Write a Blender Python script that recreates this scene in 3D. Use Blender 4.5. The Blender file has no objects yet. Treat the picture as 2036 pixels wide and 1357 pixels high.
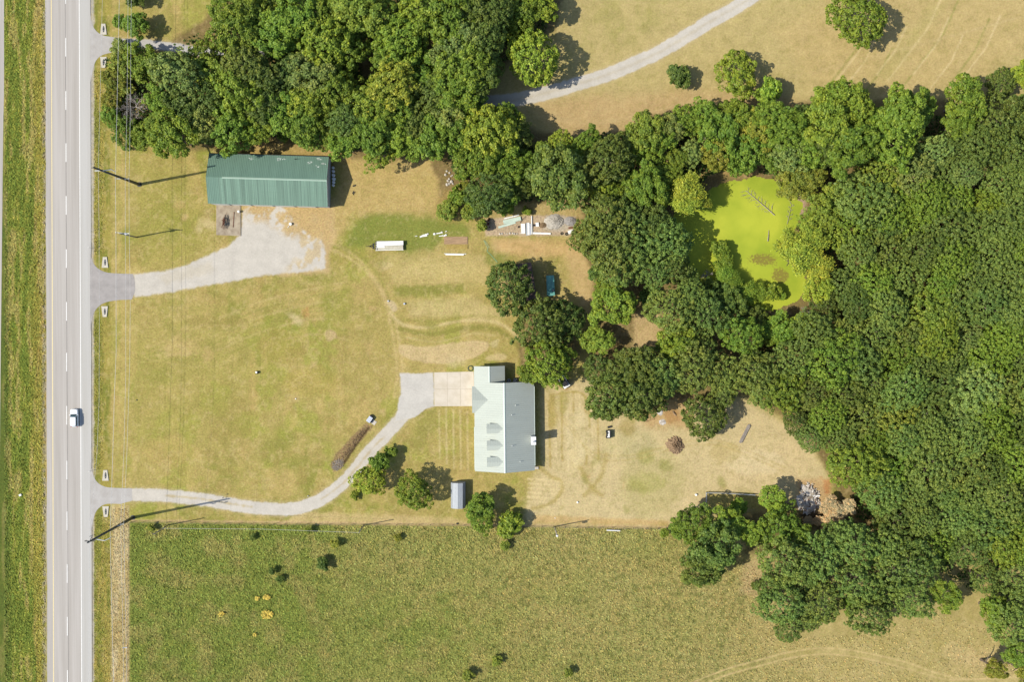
import bpy, bmesh, math, random
import numpy as np
from mathutils import Vector, Matrix
C = bpy.context.scene.collection
R = math.radians

# ------------------------------------------------------------------ camera, sky, sun, exposure
H = 230.0; F = 1950.0; W0, H0 = 2036.0, 1357.0
fw = Vector((33, -48.5, -F)).normalized()
rt = fw.cross(Vector((0, 1, 0))).normalized()
up = rt.cross(fw).normalized()
cam = bpy.data.objects.new('camera', bpy.data.cameras.new('camera')); C.objects.link(cam)
m3 = Matrix((rt, up, -fw)).transposed()
cam.matrix_world = Matrix.Translation((0, 0, H)) @ m3.to_4x4()
cam.data.sensor_width = 36; cam.data.lens = 36 * F / W0
cam.data.clip_end = 6000; cam.data.clip_start = 1
bpy.context.scene.camera = cam
SUN_EL, SH_AZ = R(48), R(11)
w = bpy.data.worlds.new('World'); bpy.context.scene.world = w; w.use_nodes = True
nt = w.node_tree; sky = nt.nodes.new('ShaderNodeTexSky'); sky.sky_type = 'NISHITA'
sky.sun_disc = False; sky.sun_elevation = SUN_EL; sky.sun_rotation = R(259)
nt.links.new(sky.outputs[0], nt.nodes['Background'].inputs[0]); nt.nodes['Background'].inputs[1].default_value = 0.12
sl = bpy.data.lights.new('sun', 'SUN'); sl.energy = 4.0; sl.angle = R(0.5); sl.color = (1, 0.945, 0.83)
so = bpy.data.objects.new('sun', sl); C.objects.link(so)
sd = Vector((math.cos(SH_AZ) * math.cos(SUN_EL), math.sin(SH_AZ) * math.cos(SUN_EL), -math.sin(SUN_EL)))
so.rotation_euler = sd.to_track_quat('-Z', 'Y').to_euler(); so.location = (-200, -40, 300)
vs = bpy.context.scene.view_settings
vs.view_transform = 'Standard'; vs.look = 'None'; vs.gamma = 1; vs.exposure = 0.62
K = 1.75          # how bright a level surface of albedo 1 comes out, to turn seen colours into base colours

def P(px, py, z=0.0):
    """a point of the photograph, at height z above the ground, as a place in the world"""
    d = fw * F + rt * (px - W0 / 2) + up * (H0 / 2 - py)
    t = (z - H) / d.z
    return Vector((d.x * t, d.y * t, z))
def lin(c): 
    c = c / 255.0
    return c / 12.92 if c <= 0.04045 else ((c + 0.055) / 1.055) ** 2.4
def S(r, g, b, k=None): 
    k = k or K
    return tuple(min(0.9, lin(v) / k) for v in (r, g, b))

# ------------------------------------------------------------------ helpers
rnd = random.Random(7)
def obj(name, mesh, m=None, parent=None, loc=None):
    o = bpy.data.objects.new(name, mesh); C.objects.link(o)
    if m is not None: mesh.materials.append(m)
    if parent is not None: o.parent = parent
    if loc is not None: o.location = loc
    return o
def tag(o, label=None, cat=None, group=None, kind=None):
    if label: o['label'] = label
    if cat: o['category'] = cat
    if group: o['group'] = group
    if kind: o['kind'] = kind
    return o
def thing(name, label, cat, loc=(0, 0, 0), rz=0.0, group=None):
    o = bpy.data.objects.new(name, None); C.objects.link(o)
    o.empty_display_size = 0.3; o.location = loc; o.rotation_euler = (0, 0, rz)
    return tag(o, label, cat, group)
def npmesh(name, V, Fq, cols=None, smooth=False):
    me = bpy.data.meshes.new(name)
    V = np.asarray(V, np.float32); Fq = np.asarray(Fq, np.int32); n = Fq.shape[1]
    me.vertices.add(len(V)); me.vertices.foreach_set('co', V.ravel())
    me.loops.add(Fq.size); me.loops.foreach_set('vertex_index', Fq.ravel())
    me.polygons.add(len(Fq))
    me.polygons.foreach_set('loop_start', np.arange(0, Fq.size, n, dtype=np.int32))
    me.polygons.foreach_set('loop_total', np.full(len(Fq), n, np.int32))
    if smooth: me.polygons.foreach_set('use_smooth', np.ones(len(Fq), bool))
    me.update()
    if cols is not None:
        a = me.color_attributes.new('Col', 'FLOAT_COLOR', 'POINT')
        a.data.foreach_set('color', np.asarray(cols, np.float32).ravel())
    me.validate(clean_customdata=False)
    return me
class MB:
    def __init__(s): s.v = []; s.f = []
    def add(s, vs_, fs):
        n = len(s.v); s.v += [tuple(v) for v in vs_]; s.f += [tuple(i + n for i in f) for f in fs]; return s
    def box(s, x, y, z, sx, sy, sz, rz=0.0, rx=0.0, ry=0.0):
        """x,y,z = centre of the box"""
        M = Matrix.Translation((x, y, z)) @ Matrix.Rotation(rz, 4, 'Z') @ Matrix.Rotation(rx, 4, 'X') @ Matrix.Rotation(ry, 4, 'Y')
        q = [M @ Vector((a * sx / 2, b * sy / 2, c * sz / 2)) for c in (-1, 1) for a, b in ((-1, -1), (1, -1), (1, 1), (-1, 1))]
        return s.add(q, [(3, 2, 1, 0), (4, 5, 6, 7), (0, 1, 5, 4), (1, 2, 6, 5), (2, 3, 7, 6), (3, 0, 4, 7)])
    def tube(s, p0, p1, r0, r1=None, n=8, cap=True):
        r1 = r0 if r1 is None else r1
        p0 = Vector(p0); p1 = Vector(p1); d = p1 - p0
        if d.length < 1e-5: return s
        q = d.to_track_quat('Z', 'Y')
        ring = lambda p, r: [p + q @ Vector((r * math.cos(2 * math.pi * i / n), r * math.sin(2 * math.pi * i / n), 0)) for i in range(n)]
        fs = [(i, (i + 1) % n, n + (i + 1) % n, n + i) for i in range(n)]
        if cap: fs += [tuple(range(n - 1, -1, -1)), tuple(range(n, 2 * n))]
        return s.add(ring(p0, r0) + ring(p1, r1), fs)
    def path(s, pts, r0, r1=None, n=6):
        r1 = r0 if r1 is None else r1; k = len(pts) - 1
        for i in range(k):
            s.tube(pts[i], pts[i + 1], r0 + (r1 - r0) * i / k, r0 + (r1 - r0) * (i + 1) / k, n)
        return s
    def loft(s, rings, cap=True):
        n = len(rings[0]); vs_ = [p for r in rings for p in r]; fs = []
        for k in range(len(rings) - 1):
            fs += [(k * n + i, k * n + (i + 1) % n, (k + 1) * n + (i + 1) % n, (k + 1) * n + i) for i in range(n)]
        if cap: fs += [tuple(range(n - 1, -1, -1)), tuple(range((len(rings) - 1) * n, len(rings) * n))]
        return s.add(vs_, fs)
    def slab(s, top, th):
        """a solid plate: its top outline (list of 3-D points, counter-clockwise) and its thickness"""
        n = len(top); b = [(p[0], p[1], p[2] - th) for p in top]
        return s.add(list(top) + b, [tuple(range(n)), tuple(range(2 * n - 1, n - 1, -1))] + [(i, n + i, n + (i + 1) % n, (i + 1) % n) for i in range(n)])
    def mound(s, x, y, rx, ry, h, rings=7, n=26, rz=0, seed=0, rough=0.25, z0=0.0):
        g = random.Random(seed); vs_ = []
        for k in range(rings + 1):
            t = k / rings
            for i in range(n):
                a = 2 * math.pi * i / n; rr = (1 - t) * (1 + g.uniform(-rough, rough) * 0.5) + 0.001
                X = rx * rr * math.cos(a); Y = ry * rr * math.sin(a)
                vs_.append((x + X * math.cos(rz) - Y * math.sin(rz), y + X * math.sin(rz) + Y * math.cos(rz),
                            z0 + (0 if k == 0 else h * (1 - (1 - t) ** 1.7) * (1 + g.uniform(-rough, rough) * 0.6))))
        fs = [(k * n + i, k * n + (i + 1) % n, (k + 1) * n + (i + 1) % n, (k + 1) * n + i) for k in range(rings) for i in range(n)]
        fs.append(tuple(range(rings * n, (rings + 1) * n)))
        return s.add(vs_, fs)
    def build(s, name, m, parent=None, smooth=False, bevel=0):
        me = bpy.data.meshes.new(name); me.from_pydata(s.v, [], s.f); me.update()
        bm = bmesh.new(); bm.from_mesh(me)
        if bevel:
            bmesh.ops.bevel(bm, geom=bm.edges[:] , offset=bevel, segments=2, affect='EDGES', clamp_overlap=True)
        bmesh.ops.recalc_face_normals(bm, faces=bm.faces[:]); bm.to_mesh(me); bm.free()
        if smooth:
            for p in me.polygons: p.use_smooth = True
        return obj(name, me, m, parent)

# ------------------------------------------------------------------ materials
def newmat(name):
    m = bpy.data.materials.new(name); m.use_nodes = True
    return m, m.node_tree, m.node_tree.nodes['Principled BSDF']
def N(nt, t, **kw):
    n = nt.nodes.new(t)
    for k, v in kw.items(): setattr(n, k, v)
    return n
def mat(name, col, rough=0.7, metal=0.0, var=0.0, scale=2.0, bump=0.0, bscale=20.0, stretch=(1, 1, 1), col2=None, spec=0.3, detail=4):
    m, nt, b = newmat(name); L = nt.links
    b.inputs['Roughness'].default_value = rough; b.inputs['Metallic'].default_value = metal
    b.inputs['Specular IOR Level'].default_value = spec
    tc = N(nt, 'ShaderNodeTexCoord'); mp = N(nt, 'ShaderNodeMapping'); mp.inputs['Scale'].default_value = stretch
    L.new(tc.outputs['Object'], mp.inputs[0])
    if var > 0 or col2:
        nz = N(nt, 'ShaderNodeTexNoise'); nz.inputs['Scale'].default_value = scale; nz.inputs['Detail'].default_value = detail
        nz.inputs['Roughness'].default_value = 0.65
        L.new(mp.outputs[0], nz.inputs['Vector'])
        cr = N(nt, 'ShaderNodeValToRGB'); L.new(nz.outputs[0], cr.inputs[0])
        c2 = col2 or tuple(c * (1 - var) for c in col)
        cr.color_ramp.elements[0].position = 0.36; cr.color_ramp.elements[0].color = (*c2, 1)
        cr.color_ramp.elements[1].position = 0.64; cr.color_ramp.elements[1].color = (*[min(0.95, c * (1 + (0 if col2 else var * .6))) for c in col], 1)
        L.new(cr.outputs[0], b.inputs['Base Color'])
    else: b.inputs['Base Color'].default_value = (*col, 1)
    if bump > 0:
        n2 = N(nt, 'ShaderNodeTexNoise'); n2.inputs['Scale'].default_value = bscale; n2.inputs['Detail'].default_value = 3
        L.new(mp.outputs[0], n2.inputs['Vector'])
        bp = N(nt, 'ShaderNodeBump'); bp.inputs['Strength'].default_value = bump; bp.inputs['Distance'].default_value = 0.1
        L.new(n2.outputs[0], bp.inputs['Height']); L.new(bp.outputs[0], b.inputs['Normal'])
    return m
def ground_mat(name):
    m, nt, b = newmat(name); L = nt.links
    b.inputs['Roughness'].default_value = 0.95; b.inputs['Specular IOR Level'].default_value = 0.1
    at = N(nt, 'ShaderNodeAttribute', attribute_name='Col'); tc = N(nt, 'ShaderNodeTexCoord')
    def noise(sc, det, rg=0.6):
        n = N(nt, 'ShaderNodeTexNoise'); n.inputs['Scale'].default_value = sc; n.inputs['Detail'].default_value = det
        n.inputs['Roughness'].default_value = rg; L.new(tc.outputs['Object'], n.inputs['Vector']); return n
    def math_(op, a, c):
        n = N(nt, 'ShaderNodeMath', operation=op)
        for i, v in enumerate((a, c)):
            if isinstance(v, (int, float)): n.inputs[i].default_value = v
            else: L.new(v, n.inputs[i])
        return n.outputs[0]
    n1 = noise(2.3, 5, 0.8); n2 = noise(0.35, 4); n3 = noise(2.6, 2)
    c1 = math_('MULTIPLY', math_('SUBTRACT', n1.outputs[0], 0.5), 4.4)
    c1 = math_('MULTIPLY', c1, at.outputs['Alpha'])
    c2 = math_('MULTIPLY', math_('SUBTRACT', n2.outputs[0], 0.5), 0.45)
    fac = math_('ADD', math_('ADD', c1, c2), 1.0)
    vm = N(nt, 'ShaderNodeVectorMath', operation='SCALE'); L.new(at.outputs['Color'], vm.inputs[0]); L.new(fac, vm.inputs['Scale'])
    # drift between straw and green from tuft to tuft
    hs = N(nt, 'ShaderNodeHueSaturation'); L.new(vm.outputs[0], hs.inputs['Color'])
    hh = math_('ADD', math_('MULTIPLY', math_('MULTIPLY', math_('SUBTRACT', n3.outputs[0], 0.5), at.outputs['Alpha']), 0.20), 0.5)
    L.new(hh, hs.inputs['Hue'])
    L.new(hs.outputs[0], b.inputs['Base Color'])
    bp = N(nt, 'ShaderNodeBump'); bp.inputs['Distance'].default_value = 0.25
    L.new(math_('MULTIPLY', at.outputs['Alpha'], 1.1), bp.inputs['Strength'])
    L.new(n1.outputs[0], bp.inputs['Height']); L.new(bp.outputs[0], b.inputs['Normal'])
    return m
def leaf_mat(name, merged=False):
    m, nt, b = newmat(name); L = nt.links
    oi = N(nt, 'ShaderNodeAttribute', attribute_name='Col') if merged else N(nt, 'ShaderNodeObjectInfo'); ge = N(nt, 'ShaderNodeNewGeometry')
    cr = N(nt, 'ShaderNodeValToRGB'); L.new(ge.outputs['Random Per Island'], cr.inputs[0])
    e = cr.color_ramp.elements
    e[0].position = 0.0; e[0].color = (0.62, 0.68, 0.6, 1); e[1].position = 1.0; e[1].color = (1.7, 1.45, 1.25, 1)
    x = e.new(0.5); x.color = (1.0, 1.0, 1.0, 1); y = e.new(0.85); y.color = (1.25, 1.15, 0.95, 1)
    mx = N(nt, 'ShaderNodeMix', data_type='RGBA', blend_type='MULTIPLY'); mx.inputs[0].default_value = 1
    L.new(oi.outputs['Color'], mx.inputs[6]); L.new(cr.outputs[0], mx.inputs[7])
    tc = N(nt, 'ShaderNodeTexCoord'); nz = N(nt, 'ShaderNodeTexNoise'); nz.inputs['Scale'].default_value = 2.2; nz.inputs['Detail'].default_value = 2
    L.new(tc.outputs['Object'], nz.inputs['Vector'])
    c2 = N(nt, 'ShaderNodeValToRGB'); L.new(nz.outputs[0], c2.inputs[0])
    c2.color_ramp.elements[0].position = 0.35; c2.color_ramp.elements[0].color = (0.82, 0.9, 0.9, 1)
    c2.color_ramp.elements[1].position = 0.68; c2.color_ramp.elements[1].color = (1.22, 1.1, 1.0, 1)
    m2 = N(nt, 'ShaderNodeMix', data_type='RGBA', blend_type='MULTIPLY'); m2.inputs[0].default_value = 1
    L.new(mx.outputs[2], m2.inputs[6]); L.new(c2.outputs[0], m2.inputs[7])
    L.new(m2.outputs[2], b.inputs['Base Color']); b.inputs['Roughness'].default_value = 0.55
    b.inputs['Specular IOR Level'].default_value = 0.25
    tr = N(nt, 'ShaderNodeBsdfTranslucent'); L.new(m2.outputs[2], tr.inputs[0])
    ms = N(nt, 'ShaderNodeMixShader'); ms.inputs[0].default_value = 0.22
    L.new(b.outputs[0], ms.inputs[1]); L.new(tr.outputs[0], ms.inputs[2])
    L.new(ms.outputs[0], nt.nodes['Material Output'].inputs['Surface'])
    return m
def tuft_mat(name):
    m, nt, b = newmat(name); L = nt.links
    at = N(nt, 'ShaderNodeAttribute', attribute_name='Col'); L.new(at.outputs['Color'], b.inputs['Base Color'])
    b.inputs['Roughness'].default_value = 0.8; b.inputs['Specular IOR Level'].default_value = 0.1
    return m
def road_mat(name, col, col2):
    m = mat(name, col, 0.9, var=0.1, scale=0.9, bump=0.12, bscale=18, stretch=(1, 0.02, 1), col2=col2, spec=0.2, detail=7)
    return m
M = dict(
    leaf=leaf_mat('leaves'), leafm=leaf_mat('merged_leaves', True), tuft=tuft_mat('grass_blades'), ground=ground_mat('grass_and_soil'),
    bark=mat('bark', (0.13, 0.10, 0.075), 0.9, var=0.3, scale=6), dead=mat('bare_wood', (0.30, 0.26, 0.22), 0.9, var=0.3, scale=5),
    road=road_mat('worn_asphalt', S(207, 200, 192), S(190, 183, 174)),
    shoulder=road_mat('shoulder_asphalt', S(211, 208, 202), S(201, 197, 189)),
    apron=mat('dark_asphalt', S(188, 181, 176), 0.9, col2=S(172, 166, 161), scale=0.5, bump=0.1),
    apron2=mat('pale_asphalt', S(203, 198, 192), 0.9, col2=S(190, 184, 177), scale=0.5, bump=0.1),
    white=mat('white_marking', (0.62, 0.61, 0.58), 0.7, var=0.12, scale=4), yellow=mat('yellow_marking', (0.60, 0.49, 0.24), 0.7, var=0.12, scale=4),
    seam=mat('tar_seam', (0.10, 0.095, 0.09), 0.9, var=0.4, scale=1.2, stretch=(1, .3, 1)),
    concrete=mat('concrete', S(238, 226, 206), 0.85, col2=S(222, 209, 186), scale=0.45, bump=0.1, detail=7),
    concrete2=mat('stained_concrete', S(200, 185, 160), 0.9, col2=S(165, 148, 125), scale=0.7, detail=7),
    headwall=mat('headwall_concrete', S(222, 214, 196), 0.85, var=0.12, scale=3),
    roofg=mat('green_roof_metal', S(128, 162, 143), 0.6, 0.0, var=0.08, scale=0.25, stretch=(3, .5, 1), spec=0.25),
    roofl=mat('faded_roof_metal', S(134, 166, 146), 0.65, 0.0, var=0.24, scale=1.6, stretch=(1.6, 0.03, 0.03), spec=0.25, detail=2),
    ridge=mat('pale_ridge_cap', (0.30, 0.40, 0.32), 0.5), barnwall=mat('barn_siding', (0.34, 0.38, 0.42), 0.6, var=0.08, scale=1, stretch=(1, 6, .2)),
    barnwhite=mat('white_siding', (0.6, 0.6, 0.56), 0.6, var=0.12, scale=1.5),
    dark=mat('dark_opening', (0.02, 0.022, 0.025), 0.6), scrape=mat('scraped_paint', (0.5, 0.55, 0.5), 0.6, var=0.3, scale=5),
    house=mat('sage_roof_metal', (0.352, 0.378, 0.335), 0.7, 0.0, var=0.04, scale=0.25, stretch=(.3, 3, 1), spec=0.1),
    housecap=mat('sage_trim', (0.48, 0.54, 0.48), 0.45), housewall=mat('cream_siding', (0.55, 0.52, 0.45), 0.7, var=0.06, scale=1),
    glass=mat('dark_glass', (0.03, 0.06, 0.065), 0.08, 0.0, spec=0.8), pvc=mat('white_pipe', (0.75, 0.75, 0.72), 0.5),
    chim=mat('pale_lap_siding', (0.50, 0.51, 0.53), 0.6, var=0.08, scale=1, stretch=(.3, .3, 5)),
    acbody=mat('unit_casing', (0.35, 0.37, 0.38), 0.5), steel=mat('galvanised_steel', (0.30, 0.32, 0.34), 0.6, 0.1, var=0.12, scale=1.5, stretch=(3, .2, 1)),
    carpaint=mat('white_car_paint', (0.72, 0.73, 0.74), 0.22, spec=0.6), tyre=mat('tyre_rubber', (0.02, 0.02, 0.021), 0.85), rim=mat('alloy_rim', (0.5, 0.5, 0.52), 0.3, 0.8),
    lamp=mat('lamp_lens', (0.6, 0.6, 0.58), 0.15), redlens=mat('red_lens', (0.4, 0.02, 0.02), 0.2),
    pole=mat('weathered_steel_pole', (0.055, 0.060, 0.062), 0.6, 0.2, var=0.2, scale=1), wood=mat('grey_timber', (0.24, 0.21, 0.18), 0.85, var=0.25, scale=4, stretch=(1, .2, 1)),
    arm=mat('galvanised_arm', (0.42, 0.43, 0.42), 0.5), wire=mat('bare_conductor', (0.6, 0.58, 0.54), 0.5),
    teal=mat('teal_paint', (0.10, 0.27, 0.23), 0.45, var=0.15, scale=1), brownroof=mat('rusty_brown_roof', (0.13, 0.085, 0.07), 0.85, var=0.25, scale=1.5, stretch=(4, .5, 1)),
    black=mat('black_plastic', (0.018, 0.018, 0.02), 0.5), offwhite=mat('off_white_paint', (0.66, 0.65, 0.61), 0.5, var=0.08, scale=2),
    beige=mat('beige_plywood', (0.42, 0.39, 0.30), 0.8, var=0.15, scale=1.5), greyu=mat('grey_cover', (0.40, 0.43, 0.48), 0.5, var=0.08, scale=3),
    sheet=mat('pale_green_sheet', (0.42, 0.50, 0.42), 0.45, var=0.2, scale=2, stretch=(.2, 5, 1)), rust=mat('rusted_steel', (0.13, 0.045, 0.022), 0.8, var=0.3, scale=3),
    ash=mat('white_ash', (0.52, 0.49, 0.45), 0.95, var=0.35, scale=1.6, bump=.6, bscale=4, col2=(0.24, 0.20, 0.16), detail=8), gravelp=mat('gravel_heap', (0.36, 0.33, 0.28), 0.95, var=0.3, scale=1.0, bump=.5, bscale=6),
    gravelg=mat('grey_gravel_heap', (0.27, 0.25, 0.23), 0.95, var=0.3, scale=1.2, bump=.5, bscale=6),
    soil=mat('brown_soil', (0.20, 0.135, 0.075), 0.95, var=0.4, scale=2.2, bump=.8, bscale=5), mulch=mat('dark_mulch', (0.23, 0.155, 0.09), 0.95, var=0.5, scale=2.4, bump=.8, bscale=5),
    bed=mat('garden_soil', (0.30, 0.20, 0.115), 0.95, var=0.25, scale=2.2, stretch=(.3, 3, 1), bump=.4, bscale=5),
    bluewhite=mat('pale_blue_enamel', (0.62, 0.62, 0.60), 0.4), hose=mat('green_hose', (0.12, 0.30, 0.20), 0.5), hosed=mat('dark_hose', (0.06, 0.08, 0.04), 0.6),
    stone=mat('pale_stone', (0.42, 0.38, 0.32), 0.9, var=0.25, scale=4), yellowf=mat('yellow_flowers', (0.52, 0.38, 0.06), 0.9),
)
# ------------------------------------------------------------------ the ground, coloured region by region (all marks are the ground's own colour)
def lat(seed):
    g = np.random.default_rng(seed); return g.random((256, 256)).astype(np.float32)
_l = {}
def vn(u, v, seed):
    if seed not in _l: _l[seed] = lat(seed)
    T = _l[seed]; iu = np.floor(u); iv = np.floor(v); fu = u - iu; fv = v - iv
    fu = fu * fu * (3 - 2 * fu); fv = fv * fv * (3 - 2 * fv)
    a = iu.astype(np.int32) & 255; b = iv.astype(np.int32) & 255; a1 = (a + 1) & 255; b1 = (b + 1) & 255
    return (T[b, a] * (1 - fu) + T[b, a1] * fu) * (1 - fv) + (T[b1, a] * (1 - fu) + T[b1, a1] * fu) * fv
def fbm(u, v, sx, sy=None, o=4, seed=1):
    sy = sy or sx; s = 0; a = 1; t = 0
    for k in range(o):
        s = s + a * vn(u / sx * 2 ** k + 17.3 * k, v / sy * 2 ** k + 9.1 * k, seed + k); t += a; a *= 0.55
    return s / t
STEP = 0.24
c00 = P(-60, 1420); c11 = P(2096, -60)
fx = np.arange(c00.x, c11.x, STEP); fy = np.arange(c00.y, c11.y, STEP)
far = np.array([30, 80, 170, 350, 700, 1400, 2500.])
gx = np.concatenate([fx[0] - far[::-1], fx, fx[-1] + far]); gy = np.concatenate([fy[0] - far[::-1], fy, fy[-1] + far])
GXS, GYS = gx, gy
X, Y = np.meshgrid(gx, gy); ny, nx = X.shape
dz = -H; den = X * fw.x + Y * fw.y + dz * fw.z
U = (W0 / 2 + F * (X * rt.x + Y * rt.y + dz * rt.z) / den)
V = (H0 / 2 - F * (X * up.x + Y * up.y + dz * up.z) / den)
U = np.clip(U, -3000, 6000).astype(np.float32); V = np.clip(V, -3000, 6000).astype(np.float32)
COL = np.zeros((ny, nx, 3), np.float32); AL = np.full((ny, nx), 0.36, np.float32)
def ss(x, a, b):
    t = np.clip((x - a) / (b - a), 0, 1); return t * t * (3 - 2 * t)
def win(x0, x1, y0, y1):
    # rows/cols of the fine grid that cover this part of the picture
    p = [P(x0, y0), P(x1, y0), P(x0, y1), P(x1, y1)]
    a = np.searchsorted(gx, min(q.x for q in p)); b = np.searchsorted(gx, max(q.x for q in p))
    c = np.searchsorted(gy, min(q.y for q in p)); d = np.searchsorted(gy, max(q.y for q in p))
    return slice(c, d), slice(a, b)
def smooth(pts, n=8, closed=False):
    pts = [np.array(p, float) for p in pts]; out = []; k = len(pts)
    rngk = range(k) if closed else range(k - 1)
    for i in rngk:
        p0 = pts[(i - 1) % k] if closed or i > 0 else pts[i]; p1 = pts[i]; p2 = pts[(i + 1) % k]
        p3 = pts[(i + 2) % k] if closed or i + 2 < k else p2
        for j in range(n):
            t = j / n; out.append(0.5 * ((2 * p1) + (-p0 + p2) * t + (2 * p0 - 5 * p1 + 4 * p2 - p3) * t * t + (-p0 + 3 * p1 - 3 * p2 + p3) * t ** 3))
    if not closed: out.append(pts[-1])
    return out
def segdist(u, v, a, b):
    dx, dy = b[0] - a[0], b[1] - a[1]; L2 = dx * dx + dy * dy + 1e-9
    t = np.clip(((u - a[0]) * dx + (v - a[1]) * dy) / L2, 0, 1)
    return np.hypot(u - a[0] - t * dx, v - a[1] - t * dy)
def poly_mask(pts, feather=2.0, warp=2.0, wscale=9, seed=50):
    xs = [p[0] for p in pts]; ys = [p[1] for p in pts]; mg = feather + warp + 4
    w_ = win(min(xs) - mg, max(xs) + mg, min(ys) - mg, max(ys) + mg); u = U[w_]; v = V[w_]
    d = np.full(u.shape, 1e9, np.float32); ins = np.zeros(u.shape, bool)
    for i in range(len(pts)):
        a, b = pts[i], pts[(i + 1) % len(pts)]
        d = np.minimum(d, segdist(u, v, a, b))
        cnd = (a[1] > v) != (b[1] > v)
        with np.errstate(divide='ignore', invalid='ignore'):
            ins ^= cnd & (u < (b[0] - a[0]) * (v - a[1]) / (b[1] - a[1] + 1e-9) + a[0])
    s = np.where(ins, d, -d) + (fbm(u, v, wscale, o=3, seed=seed) - 0.5) * 2 * warp
    return w_, ss(s, -feather, feather)
def line_mask(pts, width, feather=1.5, warp=1.0, wscale=7, seed=60):
    xs = [p[0] for p in pts]; ys = [p[1] for p in pts]; mg = width + feather + warp + 4
    w_ = win(min(xs) - mg, max(xs) + mg, min(ys) - mg, max(ys) + mg); u = U[w_]; v = V[w_]
    d = np.full(u.shape, 1e9, np.float32)
    for i in range(len(pts) - 1): d = np.minimum(d, segdist(u, v, pts[i], pts[i + 1]))
    s = width / 2 - d + (fbm(u, v, wscale, o=3, seed=seed) - 0.5) * 2 * warp
    return w_, ss(s, -feather, feather)
def put(wm, rgb, k=1.0, al=None, mod=None):
    w_, m = wm; m = m * k
    if mod is not None: m = m * mod(U[w_], V[w_])
    c = np.array(S(*rgb), np.float32); COL[w_] = COL[w_] * (1 - m[..., None]) + c * m[..., None]
    if al is not None: AL[w_] = AL[w_] * (1 - m) + al * m
def mixc(a, b, t): t = t[..., None]; return np.array(S(*a), np.float32) * (1 - t) + np.array(S(*b), np.float32) * t
# dry lawn
n_big = fbm(U, V, 150, o=4, seed=3); n_mid = fbm(U, V, 45, o=4, seed=11); n_sm = fbm(U, V, 14, o=3, seed=21)
base = mixc((185, 168, 98), (158, 153, 76), ss(n_big * .6 + n_mid * .4, 0.46, 0.62))
base = base * (1 - ss(n_mid, .5, .68)[..., None] * .55) + mixc((202, 176, 112), (202, 176, 112), n_mid) * ss(n_mid, .5, .68)[..., None] * .55
n_f = fbm(U, V, 6, o=3, seed=27); n_g = fbm(U, V, 26, o=3, seed=29)
COL[:] = base
def grain():
    # fine tufting of short grass: darker green flecks and paler thatch
    g_ = (AL > .15) & (AL < .45); a = ss(n_f * .7 + n_g * .3, .54, .68) * .26; b_ = ss(1 - (n_f * .7 + n_g * .3), .55, .68) * .26
    dk = np.array(S(150, 142, 70), np.float32); lt = np.array(S(222, 198, 140), np.float32)
    aa = (a * g_)[..., None]; bb = (b_ * g_)[..., None]
    COL[:] = COL * (1 - aa) + lt * aa; COL[:] = COL * (1 - bb) + dk * bb
q1 = fbm(U, V, 60, o=4, seed=331); q2 = fbm(U, V, 32, 60, o=4, seed=337); q3 = fbm(U, V, 20, o=4, seed=341)
for q_, col_, lo, hi, k_ in ((q1, (164, 168, 72), .54, .68, .55), (q2, (204, 178, 112), .54, .68, .5), (q3, (168, 146, 84), .58, .72, .4)):
    m_ = (ss(q_, lo, hi) * k_ * (U < 1040) * (U > 190))[..., None]; COL[:] = COL * (1 - m_) + np.array(S(*col_), np.float32) * m_
lighter = mixc((214, 192, 138), (198, 176, 112), n_sm)
# upper right field
put(poly_mask([(1050, -60), (2100, -60), (2100, 330), (1800, 330), (1400, 330), (1000, 330), (930, 240), (1000, 100)], 8, 6, 30), (197, 178, 118), 1, .26)
put(poly_mask([(1120, -60), (1480, -60), (1400, 10), (1300, 60), (1200, 110), (1100, 150), (1090, 60)], 25, 14, 40), (166, 160, 88), .6, mod=lambda u, v: ss(fbm(u, v, 60, seed=77), .35, .6))
put(poly_mask([(1060, 200), (1300, 180), (1500, 180), (1600, 215), (1300, 275), (1120, 280)], 22, 14, 40), (200, 168, 118), .75)
put(poly_mask([(1540, 60), (1820, -60), (2100, -60), (2100, 60), (1900, 190), (1640, 200)], 25, 14, 40), (204, 178, 120), .6)
for i in range(11):
    x = 1640 + i * 26 + rnd.uniform(-6, 6); yb = 190 - rnd.uniform(0, 50); L_ = rnd.uniform(80, 190)
    put(line_mask([(x, yb), (x + L_ * .42, yb - L_ * .55), (x + L_ * .62, yb - L_)], 3.2, 2.6, 1.6, seed=70 + i), (230, 206, 152) if i % 3 else (164, 160, 88), .8)
put(poly_mask([(1740, 150), (1850, 10), (1880, 10), (1770, 160)], 14, 8), (176, 170, 98), .35)
# yard east and south of the house
put(poly_mask([(1075, 775), (1180, 745), (1250, 830), (1400, 790), (1480, 790), (1600, 860), (1650, 960), (1640, 1010), (1400, 1020), (1330, 1046), (1040, 1046), (1060, 940), (1078, 930)], 12, 8, 40), (217, 196, 146), .92, .3)
put(poly_mask([(1240, 930), (1330, 900), (1370, 940), (1350, 1020), (1270, 1030), (1230, 990)], 16, 12, 40), (190, 178, 118), .6)
put(poly_mask([(1210, 850), (1290, 860), (1320, 900), (1260, 920), (1200, 900)], 14, 12, 30), (190, 182, 128), .5)
put(poly_mask([(1430, 900), (1590, 880), (1620, 960), (1430, 965)], 14, 12, 40), (222, 198, 148), .6)
put(poly_mask([(1150, 480), (1180, 540), (1180, 620), (1160, 640), (1120, 500), (1040, 470), (980, 478), (985, 500), (1100, 500)], 10, 8, 30), (212, 180, 126), .8, .18)
put(poly_mask([(985, 478), (1140, 478), (1150, 505), (1060, 515), (990, 500)], 10, 6), (214, 178, 120), .8)
put(poly_mask([(1270, 630), (1310, 630), (1320, 690), (1260, 700)], 8, 6), (206, 178, 126), .9)
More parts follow.
